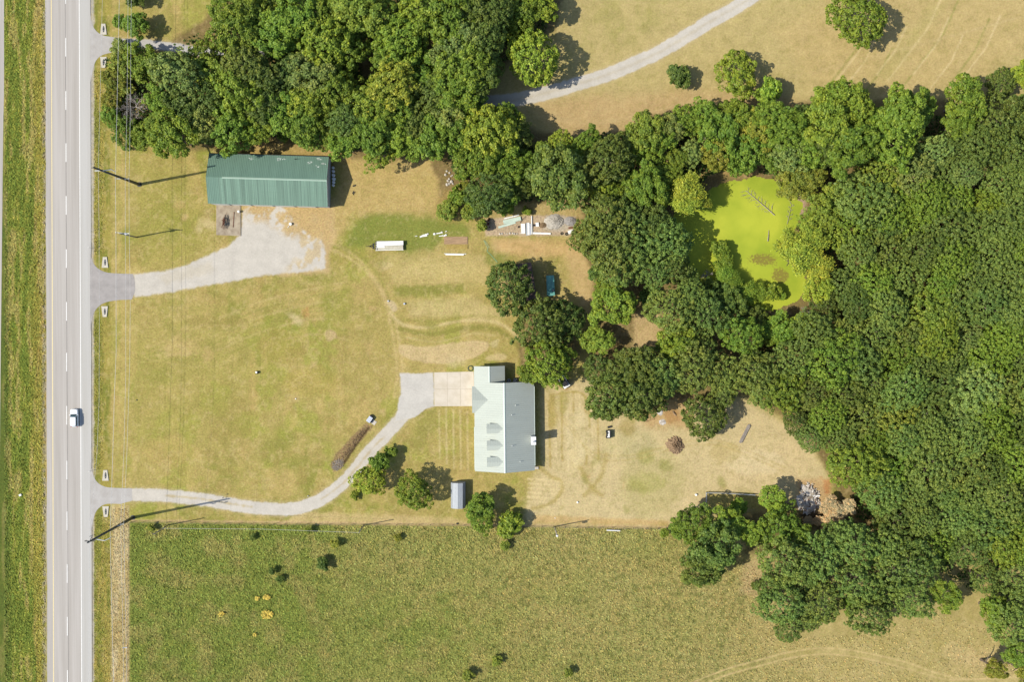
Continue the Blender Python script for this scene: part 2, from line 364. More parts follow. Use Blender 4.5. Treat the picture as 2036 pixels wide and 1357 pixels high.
put(poly_mask([(1260, 820), (1360, 780), (1385, 800), (1370, 850), (1290, 850)], 12, 8), (198, 162, 110), .8)
put(poly_mask([(650, 640), (770, 540), (780, 660), (800, 730), (790, 790), (720, 760)], 30, 20, 50), (178, 160, 92), .5)
# field between barn and house
put(poly_mask([(690, 310), (880, 318), (900, 380), (880, 420), (760, 425), (700, 420), (660, 500), (640, 500), (660, 410)], 10, 8, 30), (205, 177, 114), .8)
put(poly_mask([(700, 450), (730, 425), (850, 432), (930, 450), (930, 470), (880, 475), (860, 500), (800, 502), (735, 490), (690, 490)], 9, 7, 26), (138, 146, 66), .92, .4)
put(poly_mask([(640, 485), (700, 492), (760, 510), (700, 520), (640, 525)], 8, 6), (165, 155, 76), .6)
put(poly_mask([(770, 505), (960, 505), (975, 560), (880, 572), (780, 565)], 12, 9), (204, 184, 120), .6)
put(poly_mask([(780, 570), (920, 565), (925, 582), (860, 590), (785, 590)], 6, 5), (146, 146, 68), .8)
put(poly_mask([(965, 500), (1010, 506), (1010, 530), (970, 528)], 8, 5), (134, 142, 66), .7)
put(poly_mask([(810, 600), (940, 590), (1010, 625), (1000, 640), (900, 630), (820, 632)], 8, 6), (208, 188, 128), .7)
for d in (0, 1):
    t = smooth([(640, 475 + 14 * d), (700, 505 + 12 * d), (745, 555 + 4 * d), (775 - 6 * d, 610), (790 - 10 * d, 660), (800 - 10 * d, 740), (792 - 8 * d, 790)])
    put(line_mask(t, 5, 4, 3, seed=90 + d), (216, 190, 132), .6)
put(line_mask(smooth([(655, 488), (715, 508), (765, 570), (782, 640)]), 4, 4, 3), (150, 148, 74), .55)
put(line_mask(smooth([(775, 620), (800, 645), (850, 652), (900, 641), (960, 637), (1000, 647), (1035, 676)]), 6, 3, 2), (220, 198, 140), .8)
put(line_mask(smooth([(795, 655), (860, 664), (930, 652), (985, 655), (1020, 678), (1045, 705)]), 9, 3, 3), (146, 142, 68), .75)
put(line_mask(smooth([(800, 636), (870, 640), (940, 628), (1000, 634), (1040, 655)]), 4, 3, 2), (154, 148, 72), .6)
put(line_mask(smooth([(810, 672), (870, 680), (940, 664), (985, 668)]), 3, 2, 2), (210, 190, 128), .7)
put(poly_mask(smooth([(793, 700), (800, 686), (850, 691), (900, 682), (958, 678), (972, 692), (940, 712), (885, 724), (820, 717)], 5, True), 2.5, 2.5), (218, 192, 142), .85, .34)
put(poly_mask(smooth([(965, 712), (985, 704), (1005, 706), (1003, 716), (975, 718)], 5, True), 2.5, 2), (216, 194, 140), .8)
put(poly_mask(smooth([(978, 680), (992, 676), (988, 690), (978, 692)], 5, True), 2, 2), (212, 194, 140), .7)
put(poly_mask(smooth([(770, 598), (782, 600), (790, 614), (782, 620), (772, 608)], 4, True), 2.5, 2), (212, 190, 150), .8)
put(poly_mask(smooth([(645, 662), (655, 655), (668, 662), (666, 674), (652, 678)], 4, True), 3, 2.5), (206, 180, 130), .9, .5)
put(poly_mask(smooth([(600, 620), (612, 612), (614, 628), (604, 630)], 4, True), 4, 2.5), (196, 150, 92), .6)
for (x, y) in ((485, 652), (588, 794), (624, 725), (295, 690), (480, 640), (760, 820), (520, 760)):
    put(poly_mask([(x - 5, y - 4), (x + 6, y - 5), (x + 5, y + 5), (x - 6, y + 4)], 4, 3), (206, 180, 124), .7)
# curved mowing passes across the big lawn
for i in range(7):
    o = i * 15
    put(line_mask(smooth([(300, 690 + o * .3), (420, 640 + o), (520, 600 + o), (620, 575 + o), (690, 560 + o * 1.3)]), 3, 3, 3, seed=120 + i), (148, 148, 70) if i % 2 else (212, 188, 128), .5)
for i in range(12):
    x = 285 + i * 40 + rnd.uniform(-10, 10)
    put(line_mask([(x, 620 + rnd.uniform(0, 60)), (x + rnd.uniform(-3, 3), 950)], 2.5, 3, 2, seed=140 + i), (150, 146, 72), .3)
put(poly_mask([(503, 690), (520, 690), (514, 780), (503, 778)], 5, 4), (148, 152, 66), .7)
put(poly_mask([(640, 600), (700, 560), (700, 640), (650, 650)], 12, 8), (156, 156, 70), .6)
put(poly_mask([(400, 790), (480, 780), (500, 860), (430, 900)], 30, 20, 50), (164, 148, 82), .5)
put(poly_mask([(280, 640), (420, 620), (440, 680), (300, 700)], 24, 16, 50), (206, 178, 116), .4)
# mown stripes south-west of the house and east of it
for i in range(11):
    x = 866 + i * 7
    put(line_mask([(x, 812 + rnd.uniform(0, 8)), (x + 1.5, 938 - rnd.uniform(0, 40))], 3.0, 1.8, 1.6, seed=160 + i), (222, 200, 148) if i % 2 else (184, 166, 94), .6, .34)
put(poly_mask([(835, 818), (866, 812), (870, 850), (850, 870), (835, 900), (815, 880)], 8, 6), (158, 152, 78), .7)
for i in range(9):
    x = 1092 + i * 12
    put(line_mask([(x, 775 + rnd.uniform(0, 30)), (x + 2, 905 + rnd.uniform(0, 30))], 3.6, 2.2, 2.4, seed=180 + i), (230, 210, 160) if i % 2 else (180, 158, 88), .75)
put(poly_mask([(1088, 778), (1104, 782), (1108, 850), (1092, 856)], 6, 4), (178, 158, 84), .8)
put(line_mask(smooth([(1105, 785), (1150, 780), (1168, 800), (1172, 850)]), 4, 2, 2), (186, 164, 92), .7)
for i in range(7):
    y = 953 + i * 9
    put(line_mask([(1050, y), (1112 + rnd.uniform(-10, 6), y + 4)], 3, 1.8, 1.6, seed=200 + i), (234, 212, 158), .85)
put(line_mask(smooth([(1070, 890), (1074, 930), (1100, 950), (1118, 962), (1108, 990), (1080, 1008), (1060, 1012)]), 8, 3.5, 4), (178, 158, 84), .6)
put(line_mask(smooth([(1150, 925), (1168, 955), (1180, 975), (1198, 985)]), 9, 4, 4), (178, 158, 86), .6)
put(line_mask(smooth([(1205, 905), (1196, 945), (1180, 966), (1162, 985)]), 9, 4, 4), (178, 158, 86), .55)
put(poly_mask(smooth([(1136, 895), (1150, 895), (1150, 925), (1140, 930), (1134, 915)], 4, True), 2.5, 2), (222, 200, 144), .7)
put(poly_mask([(1060, 1024), (1330, 1036), (1330, 1046), (1060, 1042)], 4, 3), (208, 170, 108), .6)
put(poly_mask([(600, 1018), (900, 1030), (930, 1044), (560, 1042)], 5, 3), (214, 188, 132), .7)
# woodland floor
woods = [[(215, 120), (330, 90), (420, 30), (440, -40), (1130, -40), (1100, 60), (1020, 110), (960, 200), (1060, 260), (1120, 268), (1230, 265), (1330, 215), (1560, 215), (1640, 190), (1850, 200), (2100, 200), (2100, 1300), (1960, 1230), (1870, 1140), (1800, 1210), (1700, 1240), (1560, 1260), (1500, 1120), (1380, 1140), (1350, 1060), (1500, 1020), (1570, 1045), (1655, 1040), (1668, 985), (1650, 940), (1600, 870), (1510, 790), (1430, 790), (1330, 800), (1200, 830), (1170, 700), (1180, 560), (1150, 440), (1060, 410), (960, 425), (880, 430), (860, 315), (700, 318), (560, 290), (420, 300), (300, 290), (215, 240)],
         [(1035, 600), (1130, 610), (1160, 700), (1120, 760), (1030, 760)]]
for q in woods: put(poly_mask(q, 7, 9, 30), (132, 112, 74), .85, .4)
put(poly_mask([(1260, 625), (1318, 625), (1312, 700), (1262, 700)], 6, 5), (206, 178, 126), .95)
put(poly_mask([(1380, 330), (1500, 330), (1500, 352), (1380, 352)], 6, 5), (190, 160, 100), .8)
put(poly_mask([(1580, 380), (1605, 390), (1602, 428), (1585, 430)], 4, 3), (196, 168, 140), .9)
put(poly_mask([(1885, 215), (1960, 205), (2050, 180), (2050, 225), (1960, 240), (1900, 262)], 6, 6), (190, 172, 96), .9)
put(poly_mask([(450, 285), (690, 290), (700, 325), (560, 312), (420, 306)], 6, 5), (190, 162, 100), .85, .4)
put(poly_mask([(880, 375), (960, 380), (960, 430), (900, 440), (860, 430)], 7, 6), (186, 160, 96), .7, .5)
put(poly_mask([(990, 408), (1150, 402), (1160, 432), (960, 440), (960, 420)], 5, 4), (196, 172, 112), .9, .4)
put(poly_mask([(1405, 980), (1500, 982), (1560, 1020), (1500, 1012), (1405, 1010)], 4, 4), (182, 166, 84), .8, .6)
put(poly_mask([(1860, 1130), (1900, 1120), (1940, 1190), (1880, 1215)], 8, 6), (200, 172, 124), .9)
# roadside and median, long narrow bands beside the road
roadw = win(-60, 262, -60, 1420); u, v = U[roadw], V[roadw]
lean = u - (v - 678) * 0.004
st = fbm(u, v, 7, 60, o=4, seed=31); st2 = fbm(u, v, 16, 220, o=3, seed=37)
med = mixc((118, 132, 54), (150, 154, 64), ss(st + (fbm(u, v, 4, 8, o=3, seed=35) - .5) * .5, .3, .7))
gold = mixc((190, 164, 92), (164, 156, 72), ss(st2, .4, .6))
t = ss(u + (st2 - .5) * 46 + (st - .5) * 20, 58, 84)[..., None]; med = med * (1 - t) + gold * t
t = (ss(st, .56, .66) * .6)[..., None]; med = med * (1 - t) + mixc((196, 178, 108), (196, 178, 108), st) * t
ew = ((1 - ss(lean, 10, 26)) * ss(v, 100, 500) * .6)[..., None]; med = med * (1 - ew) + mixc((84, 98, 46), (84, 98, 46), st) * ew
m_ = (u < 140)[..., None]; COL[roadw] = np.where(m_, med, COL[roadw]); AL[roadw] = np.where(u < 140, .5, AL[roadw])
m_ = (ss(u, 184, 188) * (1 - ss(u, 216, 228)))[..., None]
ver = mixc((140, 140, 62), (172, 158, 80), ss(st + (u - 205) * .008, .4, .6)); COL[roadw] = COL[roadw] * (1 - m_) + ver * m_
m_ = (ss(u, 218, 226) * (1 - ss(u, 255, 259)) * ss(v, 998, 1012))[..., None]
COL[roadw] = COL[roadw] * (1 - m_) + mixc((218, 198, 148), (200, 178, 120), ss(st, .4, .62)) * m_; AL[roadw] = np.where(m_[..., 0] > .5, .5, AL[roadw])
m_ = (ss(u, 218, 226) * (1 - ss(u, 244, 262)) * (1 - ss(v, 990, 1000)) * ss(v, 270, 290) * .55)[..., None]
COL[roadw] = COL[roadw] * (1 - m_) + mixc((200, 176, 108), (176, 164, 88), ss(st, .4, .62)) * m_
m_ = (ss(u, 178, 180) * (1 - ss(u + (fbm(u, v, 5, 9, o=3, seed=44) - .5) * 5, 185.5, 188.5)))[..., None]
COL[roadw] = COL[roadw] * (1 - m_) + mixc((206, 198, 180), (178, 168, 144), st) * m_
m_ = (ss(u, 82, 89) )[..., None] * (u < 100)[..., None] * ss(fbm(u, v, 5, 9, o=3, seed=46), .3, .7)[..., None]
COL[roadw] = COL[roadw] * (1 - m_) + mixc((190, 176, 140), (170, 158, 120), st) * m_
# pasture south of the fence
pw = win(255, 2110, 1034, 1430); u, v = U[pw], V[pw]
e = u + (fbm(u, v, 180, o=3, seed=5) - .5) * 700
pc = mixc((138, 148, 68), (162, 160, 86), ss(e, 450, 950)); 
t = (ss(e + (v - 1200) * -.2, 850, 1700) * .95)[..., None]; pc = pc * (1 - t) + mixc((190, 172, 112), (190, 172, 112), e) * t
t = (ss(fbm(u, v, 34, o=5, seed=61), .40, .72) * .55)[..., None]; pc = pc * (1 - t) + mixc((176, 160, 96), (176, 160, 96), e) * t
t = (ss(fbm(u, v, 6, o=3, seed=67), .48, .7) * .5 * (1 - ss(e, 1300, 1700)))[..., None]; pc = pc * (1 - t) + mixc((92, 106, 44), (92, 106, 44), e) * t
edge = 1040 + (u - 262) * 0.0115 + (fbm(u, v, 8, o=3, seed=69) - .5) * 6
pm = (ss(v, edge - 2, edge + 2) * ss(u, 256, 260))
# stays pasture until the south-east grove
COL[pw] = COL[pw] * (1 - pm[..., None]) + pc * pm[..., None]; AL[pw] = AL[pw] * (1 - pm) + (.62 - .3 * ss(e, 1200, 1800)) * pm
put(line_mask([(262, 1036), (700, 1041), (1330, 1049)], 4, 2.5, 2), (206, 176, 130), .8)
for dy in (0, 12):
    put(line_mask(smooth([(1380, 1357 + dy), (1450, 1330 + dy), (1516, 1312 + dy), (1570, 1298 + dy), (1640, 1290 + dy), (1720, 1299 + dy), (1800, 1318 + dy), (1870, 1342 + dy * .7), (1930, 1352), (2060, 1345)]), 2.2, 1.4, 1, seed=80), (216, 190, 134), .85)
put(poly_mask([(1640, 1000), (1560, 1120), (1480, 1100), (1500, 1060), (1560, 1000)], 10, 8), (120, 108, 66), .8, .5)
put(poly_mask([(1880, 1290), (2060, 1290), (2060, 1340), (1900, 1330)], 18, 12), (206, 182, 128), .7)
put(poly_mask([(1480, 1120), (1540, 1090), (1520, 1190), (1470, 1180)], 12, 9), (206, 180, 130), .7)
put(poly_mask([(262, 310), (330, 330), (412, 420), (425, 480), (380, 520), (280, 525), (265, 430)], 24, 18, 50), (166, 160, 76), .5)
put(poly_mask([(265, 640), (420, 620), (560, 640), (600, 760), (480, 800), (380, 900), (270, 900)], 50, 40, 70), (168, 162, 80), .35)
gm = random.Random(77)
for i in range(46):   # loose patches of thatch, bare soil and greener grass over the yard and fields
    x, y = gm.choice([(gm.uniform(1085, 1330), gm.uniform(780, 1030)), (gm.uniform(1330, 1600), gm.uniform(860, 1000)), (gm.uniform(640, 980), gm.uniform(500, 730)), (gm.uniform(280, 780), gm.uniform(600, 960)), (gm.uniform(240, 420), gm.uniform(300, 520))])
    rr = gm.uniform(5, 20); an = gm.uniform(0, 3.14); el = gm.uniform(.35, .9)
    pts = [(x + rr * math.cos(a) * math.cos(an) - rr * el * math.sin(a) * math.sin(an), y + rr * math.cos(a) * math.sin(an) + rr * el * math.sin(a) * math.cos(an)) for a in [k * math.pi / 4 for k in range(8)]]
    put(poly_mask(pts, rr * .35 + 1, rr * .4, 12, seed=400 + i % 9), gm.choice([(228, 206, 156), (160, 156, 78), (176, 156, 90), (208, 176, 120), (152, 152, 70)]), gm.uniform(.35, .65))
for (x, y, rx_, ry_, col_, k_) in ((1150, 870, 22, 60, (228, 210, 160), .6), (1225, 890, 10, 30, (226, 206, 152), .6), (1285, 960, 40, 22, (176, 172, 96), .5), (1322, 925, 14, 10, (152, 156, 72), .5), (1500, 920, 60, 26, (230, 210, 164), .6), (1440, 900, 30, 20, (196, 176, 112), .5), (1120, 800, 10, 26, (176, 164, 84), .55), (1360, 1010, 26, 18, (226, 204, 156), .55), (360, 690, 40, 18, (208, 180, 120), .5), (505, 760, 8, 60, (206, 176, 112), .5), (430, 640, 60, 12, (168, 150, 84), .45), (560, 690, 50, 40, (176, 156, 86), .45), (620, 760, 60, 30, (186, 166, 88), .4), (340, 900, 60, 30, (196, 170, 104), .4), (1000, 560, 14, 20, (216, 190, 130), .5), (870, 535, 80, 18, (212, 192, 126), .5)):
    put(poly_mask([(x + rx_ * math.cos(a), y + ry_ * math.sin(a)) for a in [k * math.pi / 5 for k in range(10)]], 6, 8, 14), col_, k_)
# wheel tracks leading from the forecourt round the back of the house
for o_ in (0, 9):
    put(line_mask(smooth([(1040, 690 + o_), (1075, 780), (1130 + o_, 850), (1180, 900 + o_), (1260, 905 + o_), (1360, 880 + o_), (1440, 880 + o_), (1560, 930 + o_)]), 3, 2.5, 2, seed=95), (196, 172, 106), .4)
    put(line_mask(smooth([(900, 170 + o_ * .6), (1160, 240 + o_ * .6), (1420, 190 + o_ * .6), (1700, 120 + o_ * .6), (2040, 30)]), 2.5, 2.5, 2, seed=97), (214, 190, 138), .3)
grain()
# gravel drives and pads: kept as their own sheets, coloured together with the ground
gravel = (217, 209, 195)
def drv(name, pts, width=None, col=gravel, warp=2.2, feather=1.3, poly=False, al=.12):
    wm = poly_mask(pts, feather, warp, 8) if poly else line_mask(pts, width, feather, warp, 8)
    # pale worn margin first
    halo = poly_mask(pts, 5, 4, 12) if poly else line_mask(pts, width + 6, 5, 3, 12)
    put(halo, (210, 190, 148), .45)
    put(wm, col, 1, al); return (name, wm)
sheets = []
track = smooth([(940, 204), (1000, 201), (1050, 193), (1100, 181), (1150, 166), (1200, 151), (1250, 131), (1305, 106), (1356, 77), (1407, 45), (1458, 17), (1520, -22), (1600, -70)])
sheets.append(drv('gravel_track', track, 27))
sheets.append(drv('gravel_drive', smooth([(232, 84), (300, 88), (340, 93), (380, 99), (420, 104), (520, 108)]), 17, (208, 204, 198)))
pad = [(266, 546), (330, 539), (370, 527), (410, 510), (450, 492), (478, 468), (484, 420), (500, 408), (560, 408), (585, 440), (620, 470), (640, 476), (646, 500), (647, 535), (600, 541), (520, 548), (460, 560), (400, 570), (330, 583), (266, 592)]
put(poly_mask([(480, 405), (660, 405), (668, 460), (655, 510), (655, 542), (560, 550), (470, 500)], 7, 6, 18), (206, 178, 126), .95, .3)
sheets.append(drv('gravel_forecourt', pad, None, gravel, 3.2, 2.5, True))
put(poly_mask([(478, 400), (660, 400), (660, 478), (615, 480), (560, 462), (530, 440), (496, 436)], 12, 8, 18), (206, 176, 120), .92, .4, mod=lambda u, v: ss(fbm(u, v, 16, o=5, seed=88) + (fbm(u, v, 5, seed=89) - .5) * .5, .28, .56))
put(poly_mask([(560, 440), (640, 470), (648, 500), (640, 536), (560, 545), (600, 500)], 10, 10, 20), (212, 188, 140), .75, .3, mod=lambda u, v: ss(fbm(u, v, 14, o=4, seed=92), .42, .6))
put(poly_mask([(310, 548), (420, 520), (430, 540), (330, 566)], 6, 5), (204, 190, 160), .35)
bd = smooth([(260, 985), (320, 986), (400, 994), (450, 1002), (500, 1010), (560, 1014), (600, 1009), (640, 993), (680, 963), (710, 930), (740, 893), (765, 868), (792, 838), (815, 810), (828, 775)])
sheets.append(drv('gravel_driveway', bd, 25))
put(line_mask(smooth([(330, 986), (400, 993), (450, 1001), (500, 1009)]), 3, 2.5, 3), (198, 178, 130), .8)
put(line_mask(smooth([(640, 993), (680, 963), (710, 930), (740, 893), (765, 868)]), 3, 2.5, 3), (200, 182, 144), .75)
sheets.append(drv('gravel_turnaround', [(794, 742), (830, 744), (862, 741), (863, 808), (845, 815), (825, 830), (800, 835), (785, 838), (793, 800), (798, 770)], None, (217, 211, 200), 2.2, 1.3, True))
put(line_mask(track, 5, 4, 3), (200, 186, 156), .5)
put(poly_mask([(965, 437), (1000, 432), (1060, 428), (1145, 430), (1143, 460), (1140, 469), (1000, 469), (965, 470)], 2.5, 2.5), (206, 182, 150), .95, .55)
put(poly_mask([(1085, 430), (1145, 432), (1143, 455), (1100, 462), (1080, 455)], 3, 3), (200, 188, 166), .8)
put(poly_mask([(664, 938), (656, 925), (670, 900), (700, 868), (728, 842), (742, 848), (712, 884), (690, 908), (680, 930)], 2.5, 2), (158, 132, 94), .9, .7)
put(line_mask([(684, 922), (705, 890), (732, 852)], 5, 2, 2), (86, 68, 46), .9)
put(poly_mask([(1585, 955), (1620, 950), (1650, 970), (1660, 1010), (1620, 1030), (1585, 1010)], 6, 5), (204, 170, 120), .9, .4)
put(poly_mask([(1632, 950), (1655, 955), (1650, 980), (1640, 985)], 4, 4), (194, 130, 76), .7)
put(poly_mask([(1590, 1020), (1640, 1015), (1650, 1040), (1600, 1040)], 4, 4), (78, 60, 44), .9)
put(poly_mask([(1318, 815), (1350, 815), (1352, 835), (1325, 842)], 5, 4), (186, 146, 94), .8)
put(poly_mask([(1108, 752), (1122, 770), (1140, 768), (1128, 776), (1110, 772)], 4, 3), (190, 156, 100), .8)
allc = np.concatenate([COL, AL[..., None]], 2).reshape(-1, 4)
idx = np.arange(ny * nx).reshape(ny, nx)
quads = np.stack([idx[:-1, :-1], idx[:-1, 1:], idx[1:, 1:], idx[1:, :-1]], -1)
Z = ((fbm(U, V, 5, o=2, seed=301) - .5) * .10 * np.clip(AL * 1.6, 0, 1)).astype(np.float32); Z = np.minimum(Z - 0.004, -0.003)
me = npmesh('ground', np.stack([X, Y, Z], -1).reshape(-1, 3), quads.reshape(-1, 4), allc, True)
tag(obj('ground', me, M['ground']), kind='structure')
for k_, (name, (w_, m)) in enumerate(sheets):
    r0, c0 = w_[0].start, w_[1].start; mm = (m[:-1, :-1] + m[1:, 1:]) * .5 > .5
    q = quads[r0:r0 + mm.shape[0], c0:c0 + mm.shape[1]][mm]
    un, inv = np.unique(q, return_inverse=True)
    vv = np.stack([X.ravel()[un], Y.ravel()[un], np.full(len(un), .0015 + .0015 * k_)], -1)
    tag(obj(name, npmesh(name, vv, inv.reshape(-1, 4), allc[un]), M['ground']), kind='structure')

# ------------------------------------------------------------------ road, markings, aprons, slabs
def sheet(name, pts, z, m, kind='structure'):
    b = MB(); b.slab([P(x, y, z) * 1.0 for x, y in pts][::-1], 0.05)
    return tag(b.build(name, m), kind=kind)
def rx(y, a, b_): return a + (b_ - a) * (y / 1357.0)
def yy(a, b_, n=12): return [a + (b_ - a) * i / n for i in range(n + 1)]
ys = yy(-700, 2100, 60)
def band(name, l0, l1, r0, r1, z, m, kind='structure'):
    return sheet(name, [(rx(y, l0, l1), y) for y in ys] + [(rx(y, r0, r1), y) for y in ys[::-1]], z, m, kind)
gg = random.Random(3)
sheet('road', [(rx(y, 90, 94) + gg.uniform(-.6, .6), y) for y in ys] + [(rx(y, 157, 162), y) for y in ys[::-1]], 0.012, M['road'])
band('road_shoulder', 157, 162, 179.5, 182.5, 0.012, M['shoulder'])
sheet('far_carriageway', [(-500, y) for y in ys] + [(8 if y < 200 else (7 - (y - 200) * .011), y) for y in ys[::-1]], 0.012, M['road'])
band('road_seam', 129.2, 136.0, 129.9, 136.6, 0.014, M['seam'])
band('shoulder_seam', 179.6, 183.6, 180.5, 184.4, 0.014, M['seam'])
band('yellow_line', 101.2, 106.0, 102.6, 107.4, 0.017, M['yellow'])
band('white_line', 156.8, 161.7, 158.1, 163.0, 0.017, M['white'])
for y0 in [-404, -301, -198, -95, 75, 181, 285, 390, 496, 601, 702, 808, 917, 1018, 1123, 1228, 1334, 1440]:
    L_ = 37 if y0 != -95 else 37
    if y0 == -95: y0 = -30
    sheet('lane_dash', [(rx(y, 129.7, 133.4) , y) for y in (y0, y0 + L_)] + [(rx(y, 131.1, 134.8), y) for y in (y0 + L_, y0)], 0.017, M['white'])
def apron(name, top, right, bottom, m):
    pts = [(178.5, top[0][1] - 25)] + smooth(top, 6) + smooth(right, 4) + smooth(bottom, 6) + [(179, bottom[-1][1] + 25)]
    return sheet(name, [tuple(p) for p in pts], 0.015, m)
apron('drive_apron', [(180, 30), (183, 47), (191, 61), (205, 70), (222, 73)], [(238, 76), (240, 100)], [(222, 104), (202, 110), (190, 122), (184, 142)], M['apron2'])
apron('drive_apron', [(180, 508), (186, 524), (196, 535), (212, 542), (232, 544)], [(264, 545), (268, 560), (268, 580), (262, 596)], [(236, 597), (212, 601), (197, 609), (187, 622), (182, 640)], M['apron'])
apron('drive_apron', [(182, 932), (187, 950), (196, 962), (210, 969), (228, 971)], [(262, 972), (263, 996)], [(240, 1003), (212, 1003), (198, 1010), (189, 1022), (184, 1042)], M['apron2'])
sheet('concrete_pad', [(863, 741), (941.5, 739.5), (944, 808), (864, 808.5)], 0.03, M['concrete'])
for q in (((889, 740.6), (889.5, 808.3)), ((915, 740.2), (915.5, 808.2)), ((863.5, 774.5), (942.5, 774))):
    b = MB(); b.tube(P(*q[0], .031), P(*q[1], .031), .02, n=4); tag(b.build('pad_joint', M['concrete2']), kind='structure')

# pond
pond = smooth([(1335, 440), (1355, 418), (1396, 388), (1436, 364), (1470, 358), (1505, 350), (1540, 360), (1572, 362), (1584, 385), (1596, 410), (1588, 440), (1578, 470), (1592, 520), (1604, 560), (1594, 590), (1570, 606), (1538, 618), (1506, 616), (1480, 604), (1440, 600), (1400, 570), (1370, 545), (1345, 500)], 10, True)
def pond_mat():
    m, nt, b = newmat('duckweed'); L = nt.links
    tc = N(nt, 'ShaderNodeTexCoord')
    def nz(sc, d=5):
        n = N(nt, 'ShaderNodeTexNoise'); n.inputs['Scale'].default_value = sc; n.inputs['Detail'].default_value = d; L.new(tc.outputs['Object'], n.inputs['Vector']); return n
    n = nz(.11, 9); r = N(nt, 'ShaderNodeValToRGB'); L.new(n.outputs[0], r.inputs[0])
    r.color_ramp.elements[0].position = .34; r.color_ramp.elements[0].color = (*S(166, 184, 52), 1)
    r.color_ramp.elements[1].position = .62; r.color_ramp.elements[1].color = (*S(200, 208, 66), 1)
    at = N(nt, 'ShaderNodeAttribute', attribute_name='Col')   # open, scummy patch
    n2 = nz(2.2, 5); ad = N(nt, 'ShaderNodeMath', operation='MULTIPLY'); L.new(n2.outputs[0], ad.inputs[0]); L.new(at.outputs['Fac'], ad.inputs[1])
    g = N(nt, 'ShaderNodeValToRGB'); L.new(ad.outputs[0], g.inputs[0]); g.color_ramp.elements[0].position = .30; g.color_ramp.elements[1].position = .46
    mx = N(nt, 'ShaderNodeMix', data_type='RGBA'); L.new(g.outputs[0], mx.inputs[0]); L.new(r.outputs[0], mx.inputs[6]); mx.inputs[7].default_value = (*S(150, 140, 60), 1)
    L.new(mx.outputs[2], b.inputs['Base Color']); b.inputs['Roughness'].default_value = .75; b.inputs['Specular IOR Level'].default_value = .2
    bp = N(nt, 'ShaderNodeBump'); bp.inputs['Strength'].default_value = .15; bp.inputs['Distance'].default_value = .1; L.new(nz(5, 3).outputs[0], bp.inputs['Height']); L.new(bp.outputs[0], b.inputs['Normal'])
    return m
wp, pmask = poly_mask([tuple(p) for p in pond], .6, 5.5, 12)
mm = (pmask[:-1, :-1] + pmask[1:, 1:]) * .5 > .5; q = quads[wp[0].start:wp[0].start + mm.shape[0], wp[1].start:wp[1].start + mm.shape[1]][mm]
un, inv = np.unique(q, return_inverse=True); uu, vv_ = U.ravel()[un], V.ravel()[un]
sc_ = np.exp(-(((uu - 1516) / 36) ** 2 + ((vv_ - 516) / 16) ** 2)) * .9 + np.exp(-(((uu - 1552) / 20) ** 2 + ((vv_ - 550) / 18) ** 2)); sc_ = np.clip(sc_ * 1.3 + (fbm(uu, vv_, 30, o=4, seed=411) - .5) * .35, 0, 1)
me = npmesh('pond_water', np.stack([X.ravel()[un], Y.ravel()[un], np.full(len(un), .006)], -1), inv.reshape(-1, 4), np.stack([sc_, sc_, sc_, np.ones_like(sc_)], -1))
tag(obj('pond_water', me, pond_mat()), kind='structure')


# ------------------------------------------------------------------ buildings
def frame_of(o, ax, z=0.0):
    """an origin and the direction of the building's long side, from two picture points at height z"""
    a = P(*o, z); b = P(*ax, z); return a, math.atan2(b.y - a.y, b.x - a.x), (b - a).length
# barn: local x along the ridge (east), local y across (north); origin at the south-west corner
BZ, BR = 3.6, 5.7
sw = P(414, 403.4, BZ); se = P(651.2, 410, BZ); nw = P(415.2, 306.4, BZ)
bang = math.atan2((se - sw).y, (se - sw).x); BL = (se - sw).length; BW = (nw - sw).length
barn = thing('metal_barn', 'long barn with dark green ribbed metal roof beside the road', 'barn', (sw.x, sw.y, 0), bang)
hw = BW / 2; sl_ = math.hypot(hw, BR - BZ); pa = math.atan2(BR - BZ, hw)
b = MB()
b.add([(0, 0, 0), (BL, 0, 0), (BL, BW, 0), (0, BW, 0), (0, 0, BZ - .05), (BL, 0, BZ - .05), (BL, BW, BZ - .05), (0, BW, BZ - .05), (0, hw, BR - .06), (BL, hw, BR - .06)],
      [(0, 1, 5, 4), (2, 3, 7, 6), (1, 2, 6, 9, 5), (3, 0, 4, 8, 7)])
b.build('wall', M['barnwall'], barn)
def slope(b, x0, x1, d0, d1, side, off, th):
    """a plate lying on one slope of a roof: d = distance up from the eave; side 0 = south, 1 = north"""
    def pt(x, d, o): 
        yy_ = d * math.cos(pa) - o * math.sin(pa); z = BZ + d * math.sin(pa) + o * math.cos(pa)
        return (x, yy_ if side == 0 else BW - yy_, z)
    q = [pt(x0, d0, off + th), pt(x1, d0, off + th), pt(x1, d1, off + th), pt(x0, d1, off + th)]
    q2 = [pt(x0, d0, off), pt(x1, d0, off), pt(x1, d1, off), pt(x0, d1, off)]
    b.add(q + q2, [(0, 1, 2, 3), (7, 6, 5, 4), (0, 4, 5, 1), (1, 5, 6, 2), (2, 6, 7, 3), (3, 7, 4, 0)])
xs_l = (437 - 414) * .118
b = MB(); slope(b, -.05, BL + .05, -.15, sl_, 1, 0, .04)
n = int(BL / .39)
for i in range(n + 1): slope(b, i * BL / n - .03, i * BL / n + .03, -.15, sl_ - .12, 1, .041, .045)
tag(b.build('roof', M['roofg'], barn))
b = MB(); slope(b, -.05, xs_l, -.15, sl_, 0, 0, .04)
for i in range(int(xs_l / .39) + 1): slope(b, i * .39 + .02, i * .39 + .08, -.15, sl_ - .12, 0, .041, .045)
tag(b.build('roof', M['roofg'], barn))
b = MB(); slope(b, xs_l + .005, BL + .05, -.18, sl_, 0, .0, .045)
n2_ = int((BL - xs_l) / .39)
